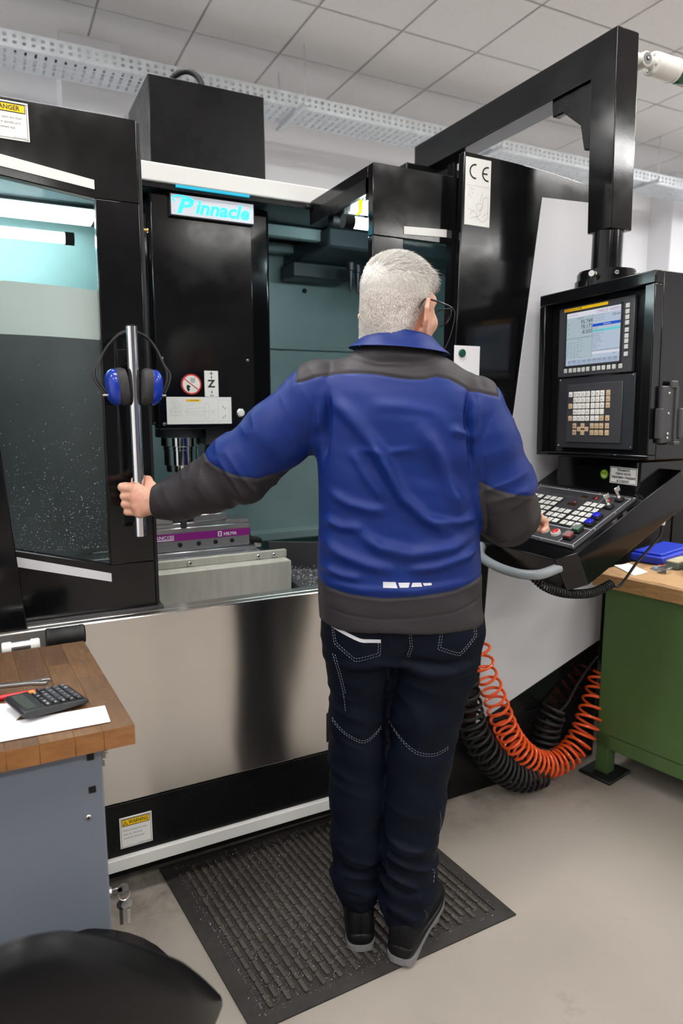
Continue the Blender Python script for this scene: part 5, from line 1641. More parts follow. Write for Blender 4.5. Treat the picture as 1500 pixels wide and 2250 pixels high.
def surface_net(f, lo, h):
    ins = f < 0
    n = np.array(f.shape)
    s = [ins[i:n[0] - 1 + i, j:n[1] - 1 + j, k:n[2] - 1 + k] for i in (0, 1) for j in (0, 1) for k in (0, 1)]
    cnt = sum(x.astype(np.int8) for x in s)
    act = (cnt > 0) & (cnt < 8)
    idx = np.argwhere(act)
    vid = -np.ones(act.shape, np.int64)
    vid[act] = np.arange(len(idx))
    cor = np.array([(i, j, k) for i in (0, 1) for j in (0, 1) for k in (0, 1)])
    val = np.stack([f[idx[:, 0] + c[0], idx[:, 1] + c[1], idx[:, 2] + c[2]] for c in cor], 1)
    acc = np.zeros((len(idx), 3)); num = np.zeros(len(idx))
    for a in range(8):
        for b in range(a + 1, 8):
            if np.abs(cor[a] - cor[b]).sum() != 1: continue
            x = (val[:, a] < 0) != (val[:, b] < 0)
            t = np.where(x, val[:, a] / (val[:, a] - val[:, b] + 1e-20), 0)
            acc += x[:, None] * (cor[a] + t[:, None] * (cor[b] - cor[a])); num += x
    V = lo + h * (idx + acc / num[:, None])
    F = []
    for ax in range(3):
        o1, o2 = (ax + 1) % 3, (ax + 2) % 3
        sl0 = [slice(None)] * 3; sl1 = [slice(None)] * 3
        sl0[ax] = slice(0, n[ax] - 1); sl1[ax] = slice(1, n[ax])
        a, b = ins[tuple(sl0)], ins[tuple(sl1)]
        e = np.argwhere(a != b)
        e = e[(e[:, o1] > 0) & (e[:, o2] > 0) & (e[:, o1] < n[o1] - 1) & (e[:, o2] < n[o2] - 1)]
        flip = a[e[:, 0], e[:, 1], e[:, 2]]
        q = []
        for d1, d2 in ((-1, -1), (0, -1), (0, 0), (-1, 0)):
            c = e.copy(); c[:, o1] += d1; c[:, o2] += d2
            q.append(vid[c[:, 0], c[:, 1], c[:, 2]])
        q = np.stack(q, 1)
        q[~flip] = q[~flip][:, ::-1]
        F.append(q)
    return V, np.vstack(F)

def mesh_normals(V, F):
    n = np.cross(V[F[:, 2]] - V[F[:, 0]], V[F[:, 3]] - V[F[:, 1]]) if F.shape[1] == 4 else np.cross(V[F[:, 1]] - V[F[:, 0]], V[F[:, 2]] - V[F[:, 0]])
    N = np.zeros_like(V)
    for k in range(F.shape[1]):
        np.add.at(N, F[:, k], n)
    return N / (np.linalg.norm(N, axis=1)[:, None] + 1e-12)

def relax(V, F, it=2, lam=.5):
    for _ in range(it):
        S = np.zeros_like(V); c = np.zeros(len(V))
        m = F.shape[1]
        for k in range(m):
            a, b = F[:, k], F[:, (k + 1) % m]
            np.add.at(S, a, V[b]); np.add.at(c, a, 1); np.add.at(S, b, V[a]); np.add.at(c, b, 1)
        V = V + lam * (S / c[:, None] - V)
    return V

def _hash(ix, iy, iz, s):
    h = (ix * 374761393 + iy * 668265263 + iz * 2147483647 + s * 974634777) & 0xffffffff
    h = ((h ^ (h >> 13)) * 1274126177) & 0xffffffff
    return ((h ^ (h >> 16)) & 0xffff) / 65535.0
def vnoise(P, s=0):
    i = np.floor(P).astype(np.int64); f = P - i
    f = f * f * f * (f * (f * 6 - 15) + 10)
    r = 0
    for dx in (0, 1):
        for dy in (0, 1):
            for dz in (0, 1):
                w = (f[:, 0] if dx else 1 - f[:, 0]) * (f[:, 1] if dy else 1 - f[:, 1]) * (f[:, 2] if dz else 1 - f[:, 2])
                r = r + w * _hash(i[:, 0] + dx, i[:, 1] + dy, i[:, 2] + dz, s)
    return r * 2 - 1
def ridged(P, s=0):
    return 1 - 2 * np.abs(vnoise(P, s)) 

def fold_field(U, Z, path, w):
    p = np.array(path, float)
    q = np.stack([U, Z], 1)
    best = np.full(len(U), 1e9); tt = np.zeros(len(U))
    seg = np.linalg.norm(np.diff(p, axis=0), axis=1); L_ = seg.sum(); acc = 0
    for i in range(len(p) - 1):
        d = p[i + 1] - p[i]
        t = np.clip(((q - p[i]) @ d) / (d @ d), 0, 1)
        dist = np.linalg.norm(q - p[i] - t[:, None] * d, axis=1)
        b = dist < best
        best = np.where(b, dist, best); tt = np.where(b, (acc + t * seg[i]) / L_, tt)
        acc += seg[i]
    return np.exp(-(best / w) ** 2) * np.clip(np.sin(PI * np.clip(tt * .94 + .03, 0, 1)) * 1.6, 0, 1)

def clip_mesh(V, N, T, f):
    """split a triangle mesh at f = 0 -> ((V, N, T) where f >= 0, the same where f < 0)"""
    pos = f >= 0
    out = []
    s = pos[T].sum(1)
    mixed = T[(s > 0) & (s < 3)]
    for sign in (True, False):
        keep = T[s == (3 if sign else 0)]
        nv, nn, nt, cache = [], [], [], {}
        base = len(V)
        def cut(a, b):
            k = (min(a, b), max(a, b))
            if k not in cache:
                t = f[k[0]] / (f[k[0]] - f[k[1]])
                nv.append(V[k[0]] + t * (V[k[1]] - V[k[0]])); nn.append(N[k[0]] + t * (N[k[1]] - N[k[0]]))
                cache[k] = base + len(nv) - 1
            return cache[k]
        for tri in mixed:
            tri = [int(i) for i in tri]
            poly = []
            for i in range(3):
                a, b = tri[i], tri[(i + 1) % 3]
                if pos[a] == sign: poly.append(a)
                if pos[a] != pos[b]: poly.append(cut(a, b))
            for i in range(1, len(poly) - 1):
                nt.append((poly[0], poly[i], poly[i + 1]))
        VV = np.vstack([V, np.array(nv).reshape(-1, 3)]); NN = np.vstack([N, np.array(nn).reshape(-1, 3)])
        TT = np.vstack([keep, np.array(nt, dtype=np.int64).reshape(-1, 3)])
        used = np.unique(TT); rm = -np.ones(len(VV), np.int64); rm[used] = np.arange(len(used))
        out.append((VV[used], NN[used], rm[TT], used))
    return out

def tri(F):
    return np.vstack([F[:, [0, 1, 2]], F[:, [0, 2, 3]]])

def cloth_obj(name, V, F, mat, parent, N=None, label=None, local=True):
    """a smooth mesh object from operator-frame vertices"""
    W = to_world(V) if local else V
    pw = WLOC[parent.name] if parent is not None else np.zeros(3)
    c = np.array([W[:, 0].mean(), W[:, 1].mean(), W[:, 2].min()])
    me = bpy.data.meshes.new(name)
    me.from_pydata((W - c).tolist(), [], F.tolist())
    me.materials.append(mat)
    me.polygons.foreach_set('use_smooth', [True] * len(me.polygons))
    me.update()
    if N is not None:
        NW = to_world(N); NW /= np.linalg.norm(NW, axis=1)[:, None] + 1e-12
        me.normals_split_custom_set_from_vertices(NW.tolist())
    o = bpy.data.objects.new(name, me)
    link(o, parent)
    o.location = tuple(c - pw)
    WLOC[o.name] = c
    return tag(o, label)

def fabric(name, col, rough=.75, scale=1600, bump=.12, sheen=.15, var=.05, spec=.3):
    m = pbr(name, col, rough, var=var, vscale=5, bump=bump, bscale=scale, sheen=sheen)
    m.node_tree.nodes['Principled BSDF'].inputs['Specular IOR Level'].default_value = spec
    return m
FAB = dict(blue=fabric('blue_work_cloth', (15, 41, 110), .46, sheen=.0, spec=.28), grey=fabric('charcoal_cloth', (48, 45, 48), .5, sheen=.0, spec=.3), navy=fabric('navy_trouser_cloth', (9, 15, 27), .6, sheen=.0, spec=.12),
           stitch=pbr('pale_thread', (150, 156, 162), .7), reflect=pbr('reflective_tape', (198, 198, 204), .4), skin=None, hair=None)
def skin_mat():
    m = pbr('skin', (222, 176, 152), .48, var=.10, vscale=28, bump=.12, bscale=220, col2=(206, 146, 122))
    b = m.node_tree.nodes['Principled BSDF']
    b.inputs['Subsurface Weight'].default_value = .12
    b.inputs['Subsurface Radius'].default_value = (.012, .005, .003)
    b.inputs['Subsurface Scale'].default_value = .4
    return m
FAB['skin'] = skin_mat()
FAB['hair'] = pbr('white_hair', (205, 202, 197), .6, var=.08, vscale=60)
FAB['hairgrey'] = pbr('grey_hair', (170, 163, 155), .6, var=.1, vscale=60)

def haircap():
    # close-cropped hair lets the scalp show through; 'cropped' is 1 where it is shortest
    m = pbr('white_hair_cap', (222, 219, 214), .65)
    nt = m.node_tree; b = nt.nodes['Principled BSDF']
    at = nt.nodes.new('ShaderNodeAttribute'); at.attribute_name = 'cropped'
    g = nt.nodes.new('ShaderNodeNewGeometry'); n = nt.nodes.new('ShaderNodeTexNoise'); n.inputs['Scale'].default_value = 1000; n.inputs['Detail'].default_value = 2
    mp = nt.nodes.new('ShaderNodeMapping'); mp.inputs['Scale'].default_value = (1.0, 1.0, .22)
    nt.links.new(g.outputs['Position'], mp.inputs['Vector']); nt.links.new(mp.outputs['Vector'], n.inputs['Vector'])
    mr = nt.nodes.new('ShaderNodeMapRange'); mr.inputs['From Min'].default_value = .36; mr.inputs['From Max'].default_value = .60
    nt.links.new(n.outputs['Fac'], mr.inputs['Value'])
    mu = nt.nodes.new('ShaderNodeMath'); mu.operation = 'MULTIPLY'
    nt.links.new(mr.outputs['Result'], mu.inputs[0]); nt.links.new(at.outputs['Fac'], mu.inputs[1])
    mx = nt.nodes.new('ShaderNodeMixRGB'); mx.inputs['Color1'].default_value = srgb(216, 213, 208); mx.inputs['Color2'].default_value = srgb(152, 134, 122)
    nt.links.new(mu.outputs[0], mx.inputs['Fac']); nt.links.new(mx.outputs[0], b.inputs['Base Color'])
    return m
FAB['haircap'] = haircap()
# ---------------------------------------------------------------- skeleton
LARM = [(-.050, 1.665, 1.425), (-.155, 1.68, 1.328), (-.250, 1.695, 1.247), (-.335, 1.712, 1.200), (-.415, 1.730, 1.165), (-.478, 1.742, 1.153)]
LRAD = [.083, .079, .080, .064, .053, .043]
RARM = [(.310, 1.660, 1.392), (.345, 1.66, 1.31), (.385, 1.672, 1.205), (.415, 1.700, 1.132), (.465, 1.80, 1.106), (.522, 1.900, 1.088)]
RRAD = [.080, .077, .080, .073, .057, .044]
TORSO = [(.868, .152, .205, 1.668, .140, .150), (.93, .147, .204, 1.668, .138, .150), (1.00, .143, .202, 1.668, .132, .148), (1.10, .140, .199, 1.668, .126, .145), (1.20, .139, .197, 1.666, .124, .140),
         (1.29, .138, .200, 1.664, .127, .132), (1.37, .138, .204, 1.663, .126, .120), (1.43, .137, .198, 1.664, .113, .105), (1.465, .136, .165, 1.668, .104, .090), (1.495, .136, .125, 1.672, .094, .076),
         (1.515, .136, .100, 1.675, .088, .072), (1.545, .137, .080, 1.684, .082, .066)]
def sd_torso(P):
    d = rings(P, TORSO, 2.4)
    d = smin(d, cap(P, (.06, 1.675, 1.468), (-.045, 1.668, 1.432), .055, .058), .04)
    d = smin(d, cap(P, (.21, 1.675, 1.455), (.305, 1.665, 1.382), .058, .062), .04)
    return d
sd_larm = lambda P: np.maximum(chain(P, LARM, LRAD, .03), -(P[..., 0] + .484))
def _rend(P):
    d = unit(V3(.06, .10, -.022)).astype(np.float32)
    return (P - np.asarray(RARM[-1], np.float32)) @ d + .026
sd_rarm = lambda P: np.maximum(chain(P, RARM, RRAD, .03), _rend(P))

# ---------------------------------------------------------------- jacket
P, lo, h = grid((-.53, 1.47, .84), (.62, 1.97, 1.57), .0062)
dT = sd_torso(P)
f = smin(smin(dT, sd_larm(P), .028), sd_rarm(P), .022)
JV, JF = surface_net(f, lo, h)
JV = relax(JV, JF, 3)
dT, dL, dR = sd_torso(JV.astype(np.float32)), sd_larm(JV.astype(np.float32)), sd_rarm(JV.astype(np.float32))
# finer surface: one split of every quad
def refine(V, F):
    E = np.sort(np.vstack([F[:, [i, (i + 1) % 4]] for i in range(4)]), 1)
    U_, inv = np.unique(E, axis=0, return_inverse=True)
    inv = inv.reshape(4, -1).T
    n0, n1 = len(V), len(U_)
    VV = np.vstack([V, (V[U_[:, 0]] + V[U_[:, 1]]) / 2, V[F].mean(1)])
    c = n0 + n1 + np.arange(len(F))
    e = n0 + inv
    FF = np.vstack([np.stack([F[:, i], e[:, i], c, e[:, (i + 3) % 4]], 1) for i in range(4)])
    return VV, FF
JV, JF = refine(JV, JF)
JV = relax(JV, JF, 2)
JN = mesh_normals(JV, JF)
Pf = JV.astype(np.float32)
dT, dL, dR = sd_torso(Pf), sd_larm(Pf), sd_rarm(Pf)
U, Vv, Z = JV.T
is_torso = 1 / (1 + np.exp(-(np.minimum(dL, dR) - dT) / .008))
back = np.clip(-JN[:, 1] * 1.4, 0, 1) * is_torso
disp = np.zeros(len(JV))
FOLDS = [  # path in (u, z), height, width
    ([(-.045, 1.43), (.01, 1.385), (.05, 1.34), (.10, 1.27), (.135, 1.215)], .006, .020),
    ([(.070, 1.33), (.105, 1.25), (.14, 1.19), (.19, 1.145), (.26, 1.10)], .009, .017),
    ([(.02, 1.30), (.06, 1.235), (.10, 1.18)], .004, .014),
    ([(.17, 1.36), (.215, 1.29), (.245, 1.22), (.28, 1.15)], .007, .020),
    ([(.24, 1.345), (.285, 1.335), (.315, 1.32)], .005, .012),
    ([(-.03, 1.20), (.02, 1.175), (.06, 1.165), (.11, 1.16)], .005, .014),
    ([(-.045, 1.135), (.0, 1.12), (.05, 1.12)], .005, .013),
    ([(.03, 1.115), (.09, 1.075), (.16, 1.06), (.25, 1.072), (.31, 1.095)], .008, .018),
    ([(-.05, 1.085), (.0, 1.055), (.06, 1.035), (.13, 1.02)], .006, .016),
    ([(.15, 1.022), (.22, 1.03), (.29, 1.05), (.325, 1.07)], .007, .014),
    ([(.20, 1.14), (.27, 1.13), (.32, 1.14)], .005, .013),
    ([(-.05, 1.02), (.0, 1.005), (.05, 1.0)], .005, .012),
    ([(-.037, 1.45), (-.030, 1.40), (-.036, 1.34), (-.042, 1.27)], -.009, .008),
    ([(-.058, 1.44), (-.054, 1.39), (-.058, 1.34)], .007, .011),
    ([(.292, 1.44), (.287, 1.38), (.297, 1.31), (.303, 1.25)], -.009, .008),
    ([(.310, 1.42), (.307, 1.37), (.313, 1.32)], .007, .011),
    ([(.06, 1.40), (.14, 1.395), (.22, 1.385)], .0025, .016),
    ([(.03, 1.30), (.10, 1.295), (.17, 1.30)], .0025, .010),
    ([(.02, 1.515), (.08, 1.500), (.16, 1.497), (.22, 1.505)], -.004, .012),
    ([(-.04, .985), (.05, .975), (.17, .975), (.30, .99)], .003, .012),
]
for pth, a_, w_ in FOLDS:
    disp += 2.0 * a_ * fold_field(U, Z, pth, w_ * .85) * back
disp += back * (.0050 * vnoise(np.stack([U * 7 + Z * 5, Vv * 4, Z * 17 + U * 4], 1), 3) + .0012 * vnoise(np.stack([U * 16 + Z * 9, Vv * 8, Z * 42], 1), 4))
# side and front of the torso: loose hanging folds
side = is_torso * (1 - back)
disp += side * .004 * vnoise(np.stack([U * 18, Vv * 18, Z * 9], 1), 5)
# sleeves: rings of folds gathered round the elbows
def sleeve_folds(arm, d_other, seed, ax, elbow, spread, amp):
    A = unit(ax)
    t = JV @ A
    te = np.array(elbow) @ A
    x_, y_ = frame_for(A)
    p = JV @ x_, JV @ y_
    g = np.exp(-((t - te) / spread) ** 2)
    q = np.stack([t * 34, p[0] * 9, p[1] * 9], 1)
    q2 = np.stack([t * 16, p[0] * 12, p[1] * 12], 1)
    return (1 - is_torso) * (d_other) * (amp * (.35 + g) * (.6 * ridged(q, seed) + .6 * vnoise(q2, seed + 1)))
onL = (dL < dR).astype(float); onR = 1 - onL
disp += sleeve_folds(LARM, onL, 11, V3(-.43, .075, -.272), (-.27, 1.70, 1.235), .10, .0068)
up_ = np.clip((Z - 1.14) / .05, 0, 1)
disp += sleeve_folds(RARM, onR * up_, 21, V3(.10, .05, -.27), (.40, 1.69, 1.15), .10, .0072)
disp += sleeve_folds(RARM, onR * (1 - up_), 31, V3(.12, .20, -.05), (.42, 1.72, 1.125), .08, .0065)
# seam lines: shallow grooves
yk = np.array([(-.16, 1.447), (-.092, 1.453), (-.061, 1.463), (-.015, 1.471), (.031, 1.473), (.071, 1.471), (.112, 1.464), (.153, 1.458), (.189, 1.458), (.214, 1.465), (.245, 1.459), (.271, 1.446), (.297, 1.432), (.328, 1.428), (.351, 1.422), (.42, 1.41)])
hm_ = np.array([(-.10, .985), (-.056, .974), (.011, .963), (.095, .957), (.18, .963), (.265, .972), (.322, .987), (.40, 1.0)])
f_yoke = Z - np.interp(U, yk[:, 0], yk[:, 1])
f_yoke = np.minimum(f_yoke, .012 + np.minimum(U + .095, .355 - U) * 1.0)      # yoke stops at the sleeve heads
f_hem = np.interp(U, hm_[:, 0], hm_[:, 1]) - Z
zl = np.array([(-.60, 1.50), (-.36, 1.31), (-.328, 1.274), (-.30, 1.255), (-.26, 1.238), (-.20, 1.226), (-.13, 1.243), (-.10, 1.25)])
f_ls = np.interp(U, zl[:, 0], zl[:, 1]) - Z
f_ls = np.minimum(f_ls, (dT - dL) * 2)
zr = np.array([(.25, 1.245), (.325, 1.222), (.36, 1.205), (.40, 1.194), (.48, 1.182), (.60, 1.18)])
f_rs = np.minimum(np.interp(U, zr[:, 0], zr[:, 1]) - Z, (dT - dR) * 2 + .004)
for fs_ in (f_yoke, f_hem, f_ls, f_rs):
    disp -= .0022 * np.exp(-(fs_ / .0035) ** 2)
    disp += .0010 * np.exp(-((fs_ - .008) / .005) ** 2)
disp -= .0015 * np.exp(-((f_hem - .052) / .0025) ** 2) * back      # lower hem stitch line
# sleeve head seams
for dA, fl in ((dL, onL), (dR, onR)):
    disp -= .0020 * np.exp(-((dT - dA - .010) / .004) ** 2) * fl
JV = JV + JN * disp[:, None]
JV = relax(JV, JF, 1, .35)
JN = mesh_normals(JV, JF)
JT = tri(JF)

# ---------------------------------------------------------------- body: one mesh (head, neck, trunk, arms, hands, legs)
HC = np.array([.140, 1.702, 1.631])
HYAW = math.radians(44)
fx, fy = np.array([math.cos(HYAW), -math.sin(HYAW), 0]), np.array([math.sin(HYAW), math.cos(HYAW), 0])
tl = math.radians(4)                                     # chin slightly down
fy2 = fy * math.cos(tl) - np.array([0, 0, 1]) * math.sin(tl)
fz2 = np.cross(fx, fy2)
HR = np.stack([fx, fy2, fz2], 1)                          # columns: head right, head front, head up
def hp2w(p):
    return HC + HR @ np.asarray(p, float)
def sd_head(Q):
    """Q in head coordinates"""
    d = ell(Q, (0, -.012, .030), (.0750, .094, .084))
    d = smin(d, ell(Q, (0, -.044, -.030), (.064, .056, .066)), .03)
    d = smin(d, ell(Q, (0, .022, -.020), (.066, .070, .082)), .03)
    d = smin(d, ell(Q, (0, .034, -.066), (.052, .055, .046)), .025)
    d = smin(d, ell(Q, (0, .074, -.097), (.022, .018, .018)), .022)
    d = smin(d, cap(Q, (-.036, .076, .026), (.036, .076, .026), .013, .013), .018)
    for s in (-1, 1):
        d = smin(d, ell(Q, (s * .040, .066, -.030), (.022, .020, .020)), .02)
        d = -smin(-d, ell(Q, (s * .031, .100, .003), (.016, .014, .011)), .010)
    d = smin(d, chain(Q, [(0, .088, .012), (0, .102, -.014), (0, .112, -.032)], [.008, .009, .011], .006), .012)
    for s in (-1, 1):
        d = smin(d, ell(Q, (s * .011, .099, -.036), (.008, .009, .007)), .006)
    d = smin(d, cap(Q, (-.016, .090, -.060), (.016, .090, -.060), .0055, .0055), .006)
    d = smin(d, cap(Q, (-.014, .089, -.070), (.014, .089, -.070), .0060, .0060), .006)
    d = -smin(-d, cap(Q, (-.022, .0965, -.065), (.022, .0965, -.065), .0015, .0015), .003)
    return d
def sd_ear(Q):
    d = None
    for s in (-1, 1):
        q = Q.copy(); q[..., 0] *= s; q[..., 2] += .004
        rim = [(.075, .012, -.020), (.081, .010, -.004), (.088, -.001, .009), (.099, -.018, .010), (.104, -.028, -.010), (.099, -.022, -.036), (.086, -.007, -.058), (.075, .003, -.056)]
        e = chain(q, rim, [.0045, .0046, .0046, .0048, .0048, .0050, .0066, .0055], .004)
        dv_, nv_ = np.array([.577, -.817, 0]), np.array([.817, .577, 0])
        RE = np.stack([nv_, dv_, np.array([0, 0, 1.0])], 1)
        e = smin(e, ell(q, (.0885, -.0085, -.022), (.0042, .0205, .034), RE), .005)
        e = -smin(-e, ell(q, (.0885 + .0065, -.0060, -.024), (.0055, .0115, .017), RE), .004)
        e = smin(e, cap(q, (.0765, .010, -.020), (.0765, .007, -.040), .0050, .0050), .006)
        d = e if d is None else np.minimum(d, e)
    return d
Ph, hlo, hh = grid((-.119, -.125, -.20), (.119, .14, .128), .0028)
fh = sd_head(Ph)
fh = smin(fh, sd_ear(Ph), .006)
fh = smin(fh, cap(Ph, (0, -.020, -.07), (0, -.035, -.20), .060, .064), .03)        # neck
for s in (-1, 1):                                                             # cords at the back of the neck
    fh = smin(fh, cap(Ph, (s * .035, -.05, -.05), (s * .030, -.066, -.20), .026, .03), .02)
hV, hF = surface_net(fh, hlo, hh)
hV = relax(hV, hF, 1, .5)
headV = HC + hV @ HR.T

# hands
def hand(P, wrist, wr, mcp, fingers, thumb, palm_r=.0135, k=.010):
    d = None
    for m_ in mcp:
        c = cap(P, wrist, m_, wr, palm_r)
        d = c if d is None else smin(d, c, .014)
    for i in range(len(mcp) - 1):
        d = smin(d, cap(P, mcp[i], mcp[i + 1], palm_r * .85, palm_r * .85), .008)
    for fg, r in fingers:
        d = smin(d, chain(P, fg, r, .004), .0058)
    d = smin(d, chain(P, thumb[0], thumb[1], .006), .010)
    return d
HU, HV_ = -.5246, 1.7563              # handle axis in the operator frame
lw = (-.459, 1.738, 1.155)
lm = [(-.520, 1.7251, 1.189), (-.524, 1.7221, 1.168), (-.522, 1.7231, 1.147), (-.516, 1.7261, 1.128)]
def lf(m, z, o=0.0, r=.0098):
    return ([m, (HU - .033 + o, HV_ - .017, z), (HU - .034 + o, HV_ + .010, z - .001), (HU - .012, HV_ + .0275, z - .002), (HU + .012, HV_ + .0255, z - .003)], [r * 1.12, r * 1.08, r * 1.0, r * .93, r * .84])
lfing = [lf(lm[0], 1.192, -.004, .0102), lf(lm[1], 1.169, 0, .0100), lf(lm[2], 1.148, .001, .0096), lf(lm[3], 1.128, .006, .0086)]
lth = ([(-.480, 1.746, 1.172), (-.493, 1.756, 1.190), (-.507, 1.780, 1.205), (-.528, 1.794, 1.208), (-.546, 1.791, 1.204)], [.017, .0150, .0115, .0105, .0090])
Pl, llo, lh = grid((-.60, 1.68, 1.09), (-.42, 1.82, 1.24), .0022)
fl_ = hand(Pl, lw, .026, lm, lfing, lth)
fl_ = smin(fl_, cap(Pl, lw, (-.41, 1.732, 1.165), .026, .028), .015)
lV, lF = surface_net(fl_, llo, lh)
rsh = V3(-.056, -.068, .018)
rw = tuple(np.array((.548, 1.922, 1.085)) + rsh)
rm_ = [(.560, 2.000, 1.080), (.578, 1.994, 1.083), (.594, 1.983, 1.080), (.607, 1.969, 1.072)]
rfing = [([rm_[0], (.590, 2.036, 1.075), (.609, 2.049, 1.057), (.619, 2.055, 1.044)], [.0108, .0100, .0090, .0080]),
         ([rm_[1], (.612, 2.026, 1.070), (.620, 2.028, 1.048), (.609, 2.014, 1.036)], [.0108, .0102, .0092, .0084]),
         ([rm_[2], (.629, 2.008, 1.063), (.633, 2.005, 1.041), (.620, 1.990, 1.031)], [.0104, .0098, .0090, .0082]),
         ([rm_[3], (.637, 1.987, 1.055), (.638, 1.982, 1.036), (.625, 1.970, 1.029)], [.0096, .0088, .0080, .0074])]
rth = ([(.545, 1.945, 1.078), (.540, 1.975, 1.066), (.553, 2.008, 1.052), (.572, 2.028, 1.046)], [.0170, .0140, .0115, .0095])
rm_ = [tuple(np.array(p) + rsh) for p in rm_]
rfing = [([tuple(np.array(p) + rsh) for p in a_], b_) for a_, b_ in rfing]
rfing = [([rm_[i]] + a_[1:], b_) for i, (a_, b_) in enumerate(rfing)]
rth = ([tuple(np.array(p) + rsh) for p in rth[0]], rth[1])
Pr, rlo, rh = grid((.49, 1.86, .99), (.67, 2.09, 1.13), .0024)
fr_ = hand(Pr, rw, .026, rm_, rfing, rth)
fr_ = smin(fr_, cap(Pr, rw, (.52, 1.88, 1.092), .026, .028), .015)
rV, rF = surface_net(fr_, rlo, rh)
# trunk, arms and legs under the clothes
P, lo, h = grid((-.50, 1.53, .02), (.60, 1.94, 1.60), .012)
sk = [tuple(np.array(t) * np.array([1, 1, .86, 1, .82, .80])) for t in TORSO[1:]]
fb_ = rings(P, sk, 2.2)
fb_ = smin(fb_, ell(P, (.145, 1.665, .87), (.175, .115, .13)), .05)
fb_ = smin(fb_, chain(P, LARM + [(-.47, 1.735, 1.156)], [.055, .050, .044, .040, .034, .028, .027], .02), .03)
fb_ = smin(fb_, chain(P, RARM, [.055, .050, .046, .044, .036, .028], .02), .03)
fb_ = smin(fb_, chain(P, [(.055, 1.665, .84), (.045, 1.665, .50), (.042, 1.635, .10)], [.075, .05, .035], .03), .03)
fb_ = smin(fb_, chain(P, [(.225, 1.66, .84), (.200, 1.645, .50), (.160, 1.60, .10)], [.08, .055, .036], .03), .03)
fb_ = smin(fb_, cap(P, (.137, 1.676, 1.45), (.137, 1.69, 1.58), .052, .05), .03)
bV, bF = surface_net(fb_, lo, h)
allV, allF, n0 = [], [], 0
for v_, f_ in ((headV, hF), (lV, lF), (rV, rF), (bV, bF)):
    allV.append(v_); allF.append(f_ + n0); n0 += len(v_)
person_o = cloth_obj('person', np.vstack(allV), np.vstack(allF), FAB['skin'], None)
tag(person_o, 'person in blue and charcoal work jacket, left hand on the chrome door handle', 'person')

# ---------------------------------------------------------------- jacket parts
f0 = np.maximum.reduce([f_yoke, f_hem, f_ls, f_rs])
(_, (bVt, bNt, bTt, _u)) = clip_mesh(JV, JN, JT, f0)
jacket = cloth_obj('jacket', bVt, bTt, FAB['blue'], person_o, bNt, 'blue work jacket with charcoal panels')
for nm, ff in (('yoke', f_yoke), ('hem_band', f_hem), ('sleeve_panel', f_ls), ('sleeve_panel', f_rs)):
    (pV, pN, pT, _u), _ = clip_mesh(JV, JN, JT, ff)
    cloth_obj(nm, pV, pT, FAB['grey'], jacket, pN, 'charcoal ' + nm.replace('_', ' '))
bvh_j = BVHTree.FromPolygons(JV.tolist(), JF.tolist())

# collar: folded strip round the neck
def collar():
    prof = []
    n = 46
    vs = []
    cx, cy = .139, 1.690
    rows_ = 8
    for i in range(n + 1):
        a = math.radians(-205 + 410 * i / n) - PI / 2         # 0 = straight back
        k = abs(i / n - .5) * 2                                # 0 back .. 1 front
        ru, rv = .078, .078
        dirv = np.array([math.cos(a), math.sin(a), 0])
        base = np.array([cx, cy, 0]) + dirv * np.array([ru, rv, 0])
        ztop = 1.572 - .018 * k - .007 * math.cos(a)
        zbot = 1.530 - .004 * k - .009 * math.cos(a)
        sp = .036 + .012 * k
        for j in range(rows_ + 1):
            t = j / rows_
            if t < .25:                 # stand, inside, going up
                q = t / .25
                p = base + dirv * (-.006) + np.array([0, 0, 1.52 + (ztop - 1.52) * q])
            elif t < .4:                # roll
                q = (t - .25) / .15
                p = base + dirv * (-.006 + .010 * q) + np.array([0, 0, ztop + .004 * math.sin(PI * q)])
            else:                       # fall, outside, flaring down
                q = (t - .4) / .6
                p = base + dirv * (.004 + sp * q ** 1.15) + np.array([0, 0, ztop + (zbot - ztop) * q - .002 * math.sin(PI * q)])
            vs.append(p)
    F_ = []
    R_ = rows_ + 1
    for i in range(n):
        for j in range(rows_):
            F_.append((i * R_ + j, i * R_ + j + 1, (i + 1) * R_ + j + 1, (i + 1) * R_ + j))
    return np.array(vs), np.array(F_)
cV, cF = collar()
co = cloth_obj('collar', cV, cF, FAB['blue'], jacket)
md = co.modifiers.new('thickness', 'SOLIDIFY'); md.thickness = .0028; md.offset = 0
md = co.modifiers.new('subsurf', 'SUBSURF'); md.levels = md.render_levels = 2

def on_cloth(bvh, u, z, lift, far=1.2):
    hit, nrm, _, _ = bvh.ray_cast(Vector((u, far, z)), Vector((0, 1, 0)))
    if hit is None:
        return None
    return np.array(hit) + np.array([0, -lift, 0])
# four reflective marks low on the back
marks = [[(.096, .996), (.125, .996), (.129, .983), (.096, .983)], [(.131, .9945), (.158, .9945), (.1545, .984), (.1345, .984)], [(.164, .994), (.184, .994), (.1865, .9855), (.161, .985)], [(.188, .993), (.2085, .993), (.209, .988), (.191, .987)]]
for q in marks:
    vs, n = [], 6
    q = [np.array(x) for x in q]
    for i in range(n + 1):
        for j in range(n + 1):
            s, t = i / n, j / n
            uz = (q[0] * (1 - s) + q[1] * s) * (1 - t) + (q[3] * (1 - s) + q[2] * s) * t
            p = on_cloth(bvh_j, uz[0], uz[1], .0012)
            vs.append(p if p is not None else (uz[0], 1.54, uz[1]))
    F_ = np.array([(i * (n + 1) + j, i * (n + 1) + j + 1, (i + 1) * (n + 1) + j + 1, (i + 1) * (n + 1) + j) for i in range(n) for j in range(n)])
    cloth_obj('reflective_mark', np.array(vs), F_, FAB['reflect'], jacket)

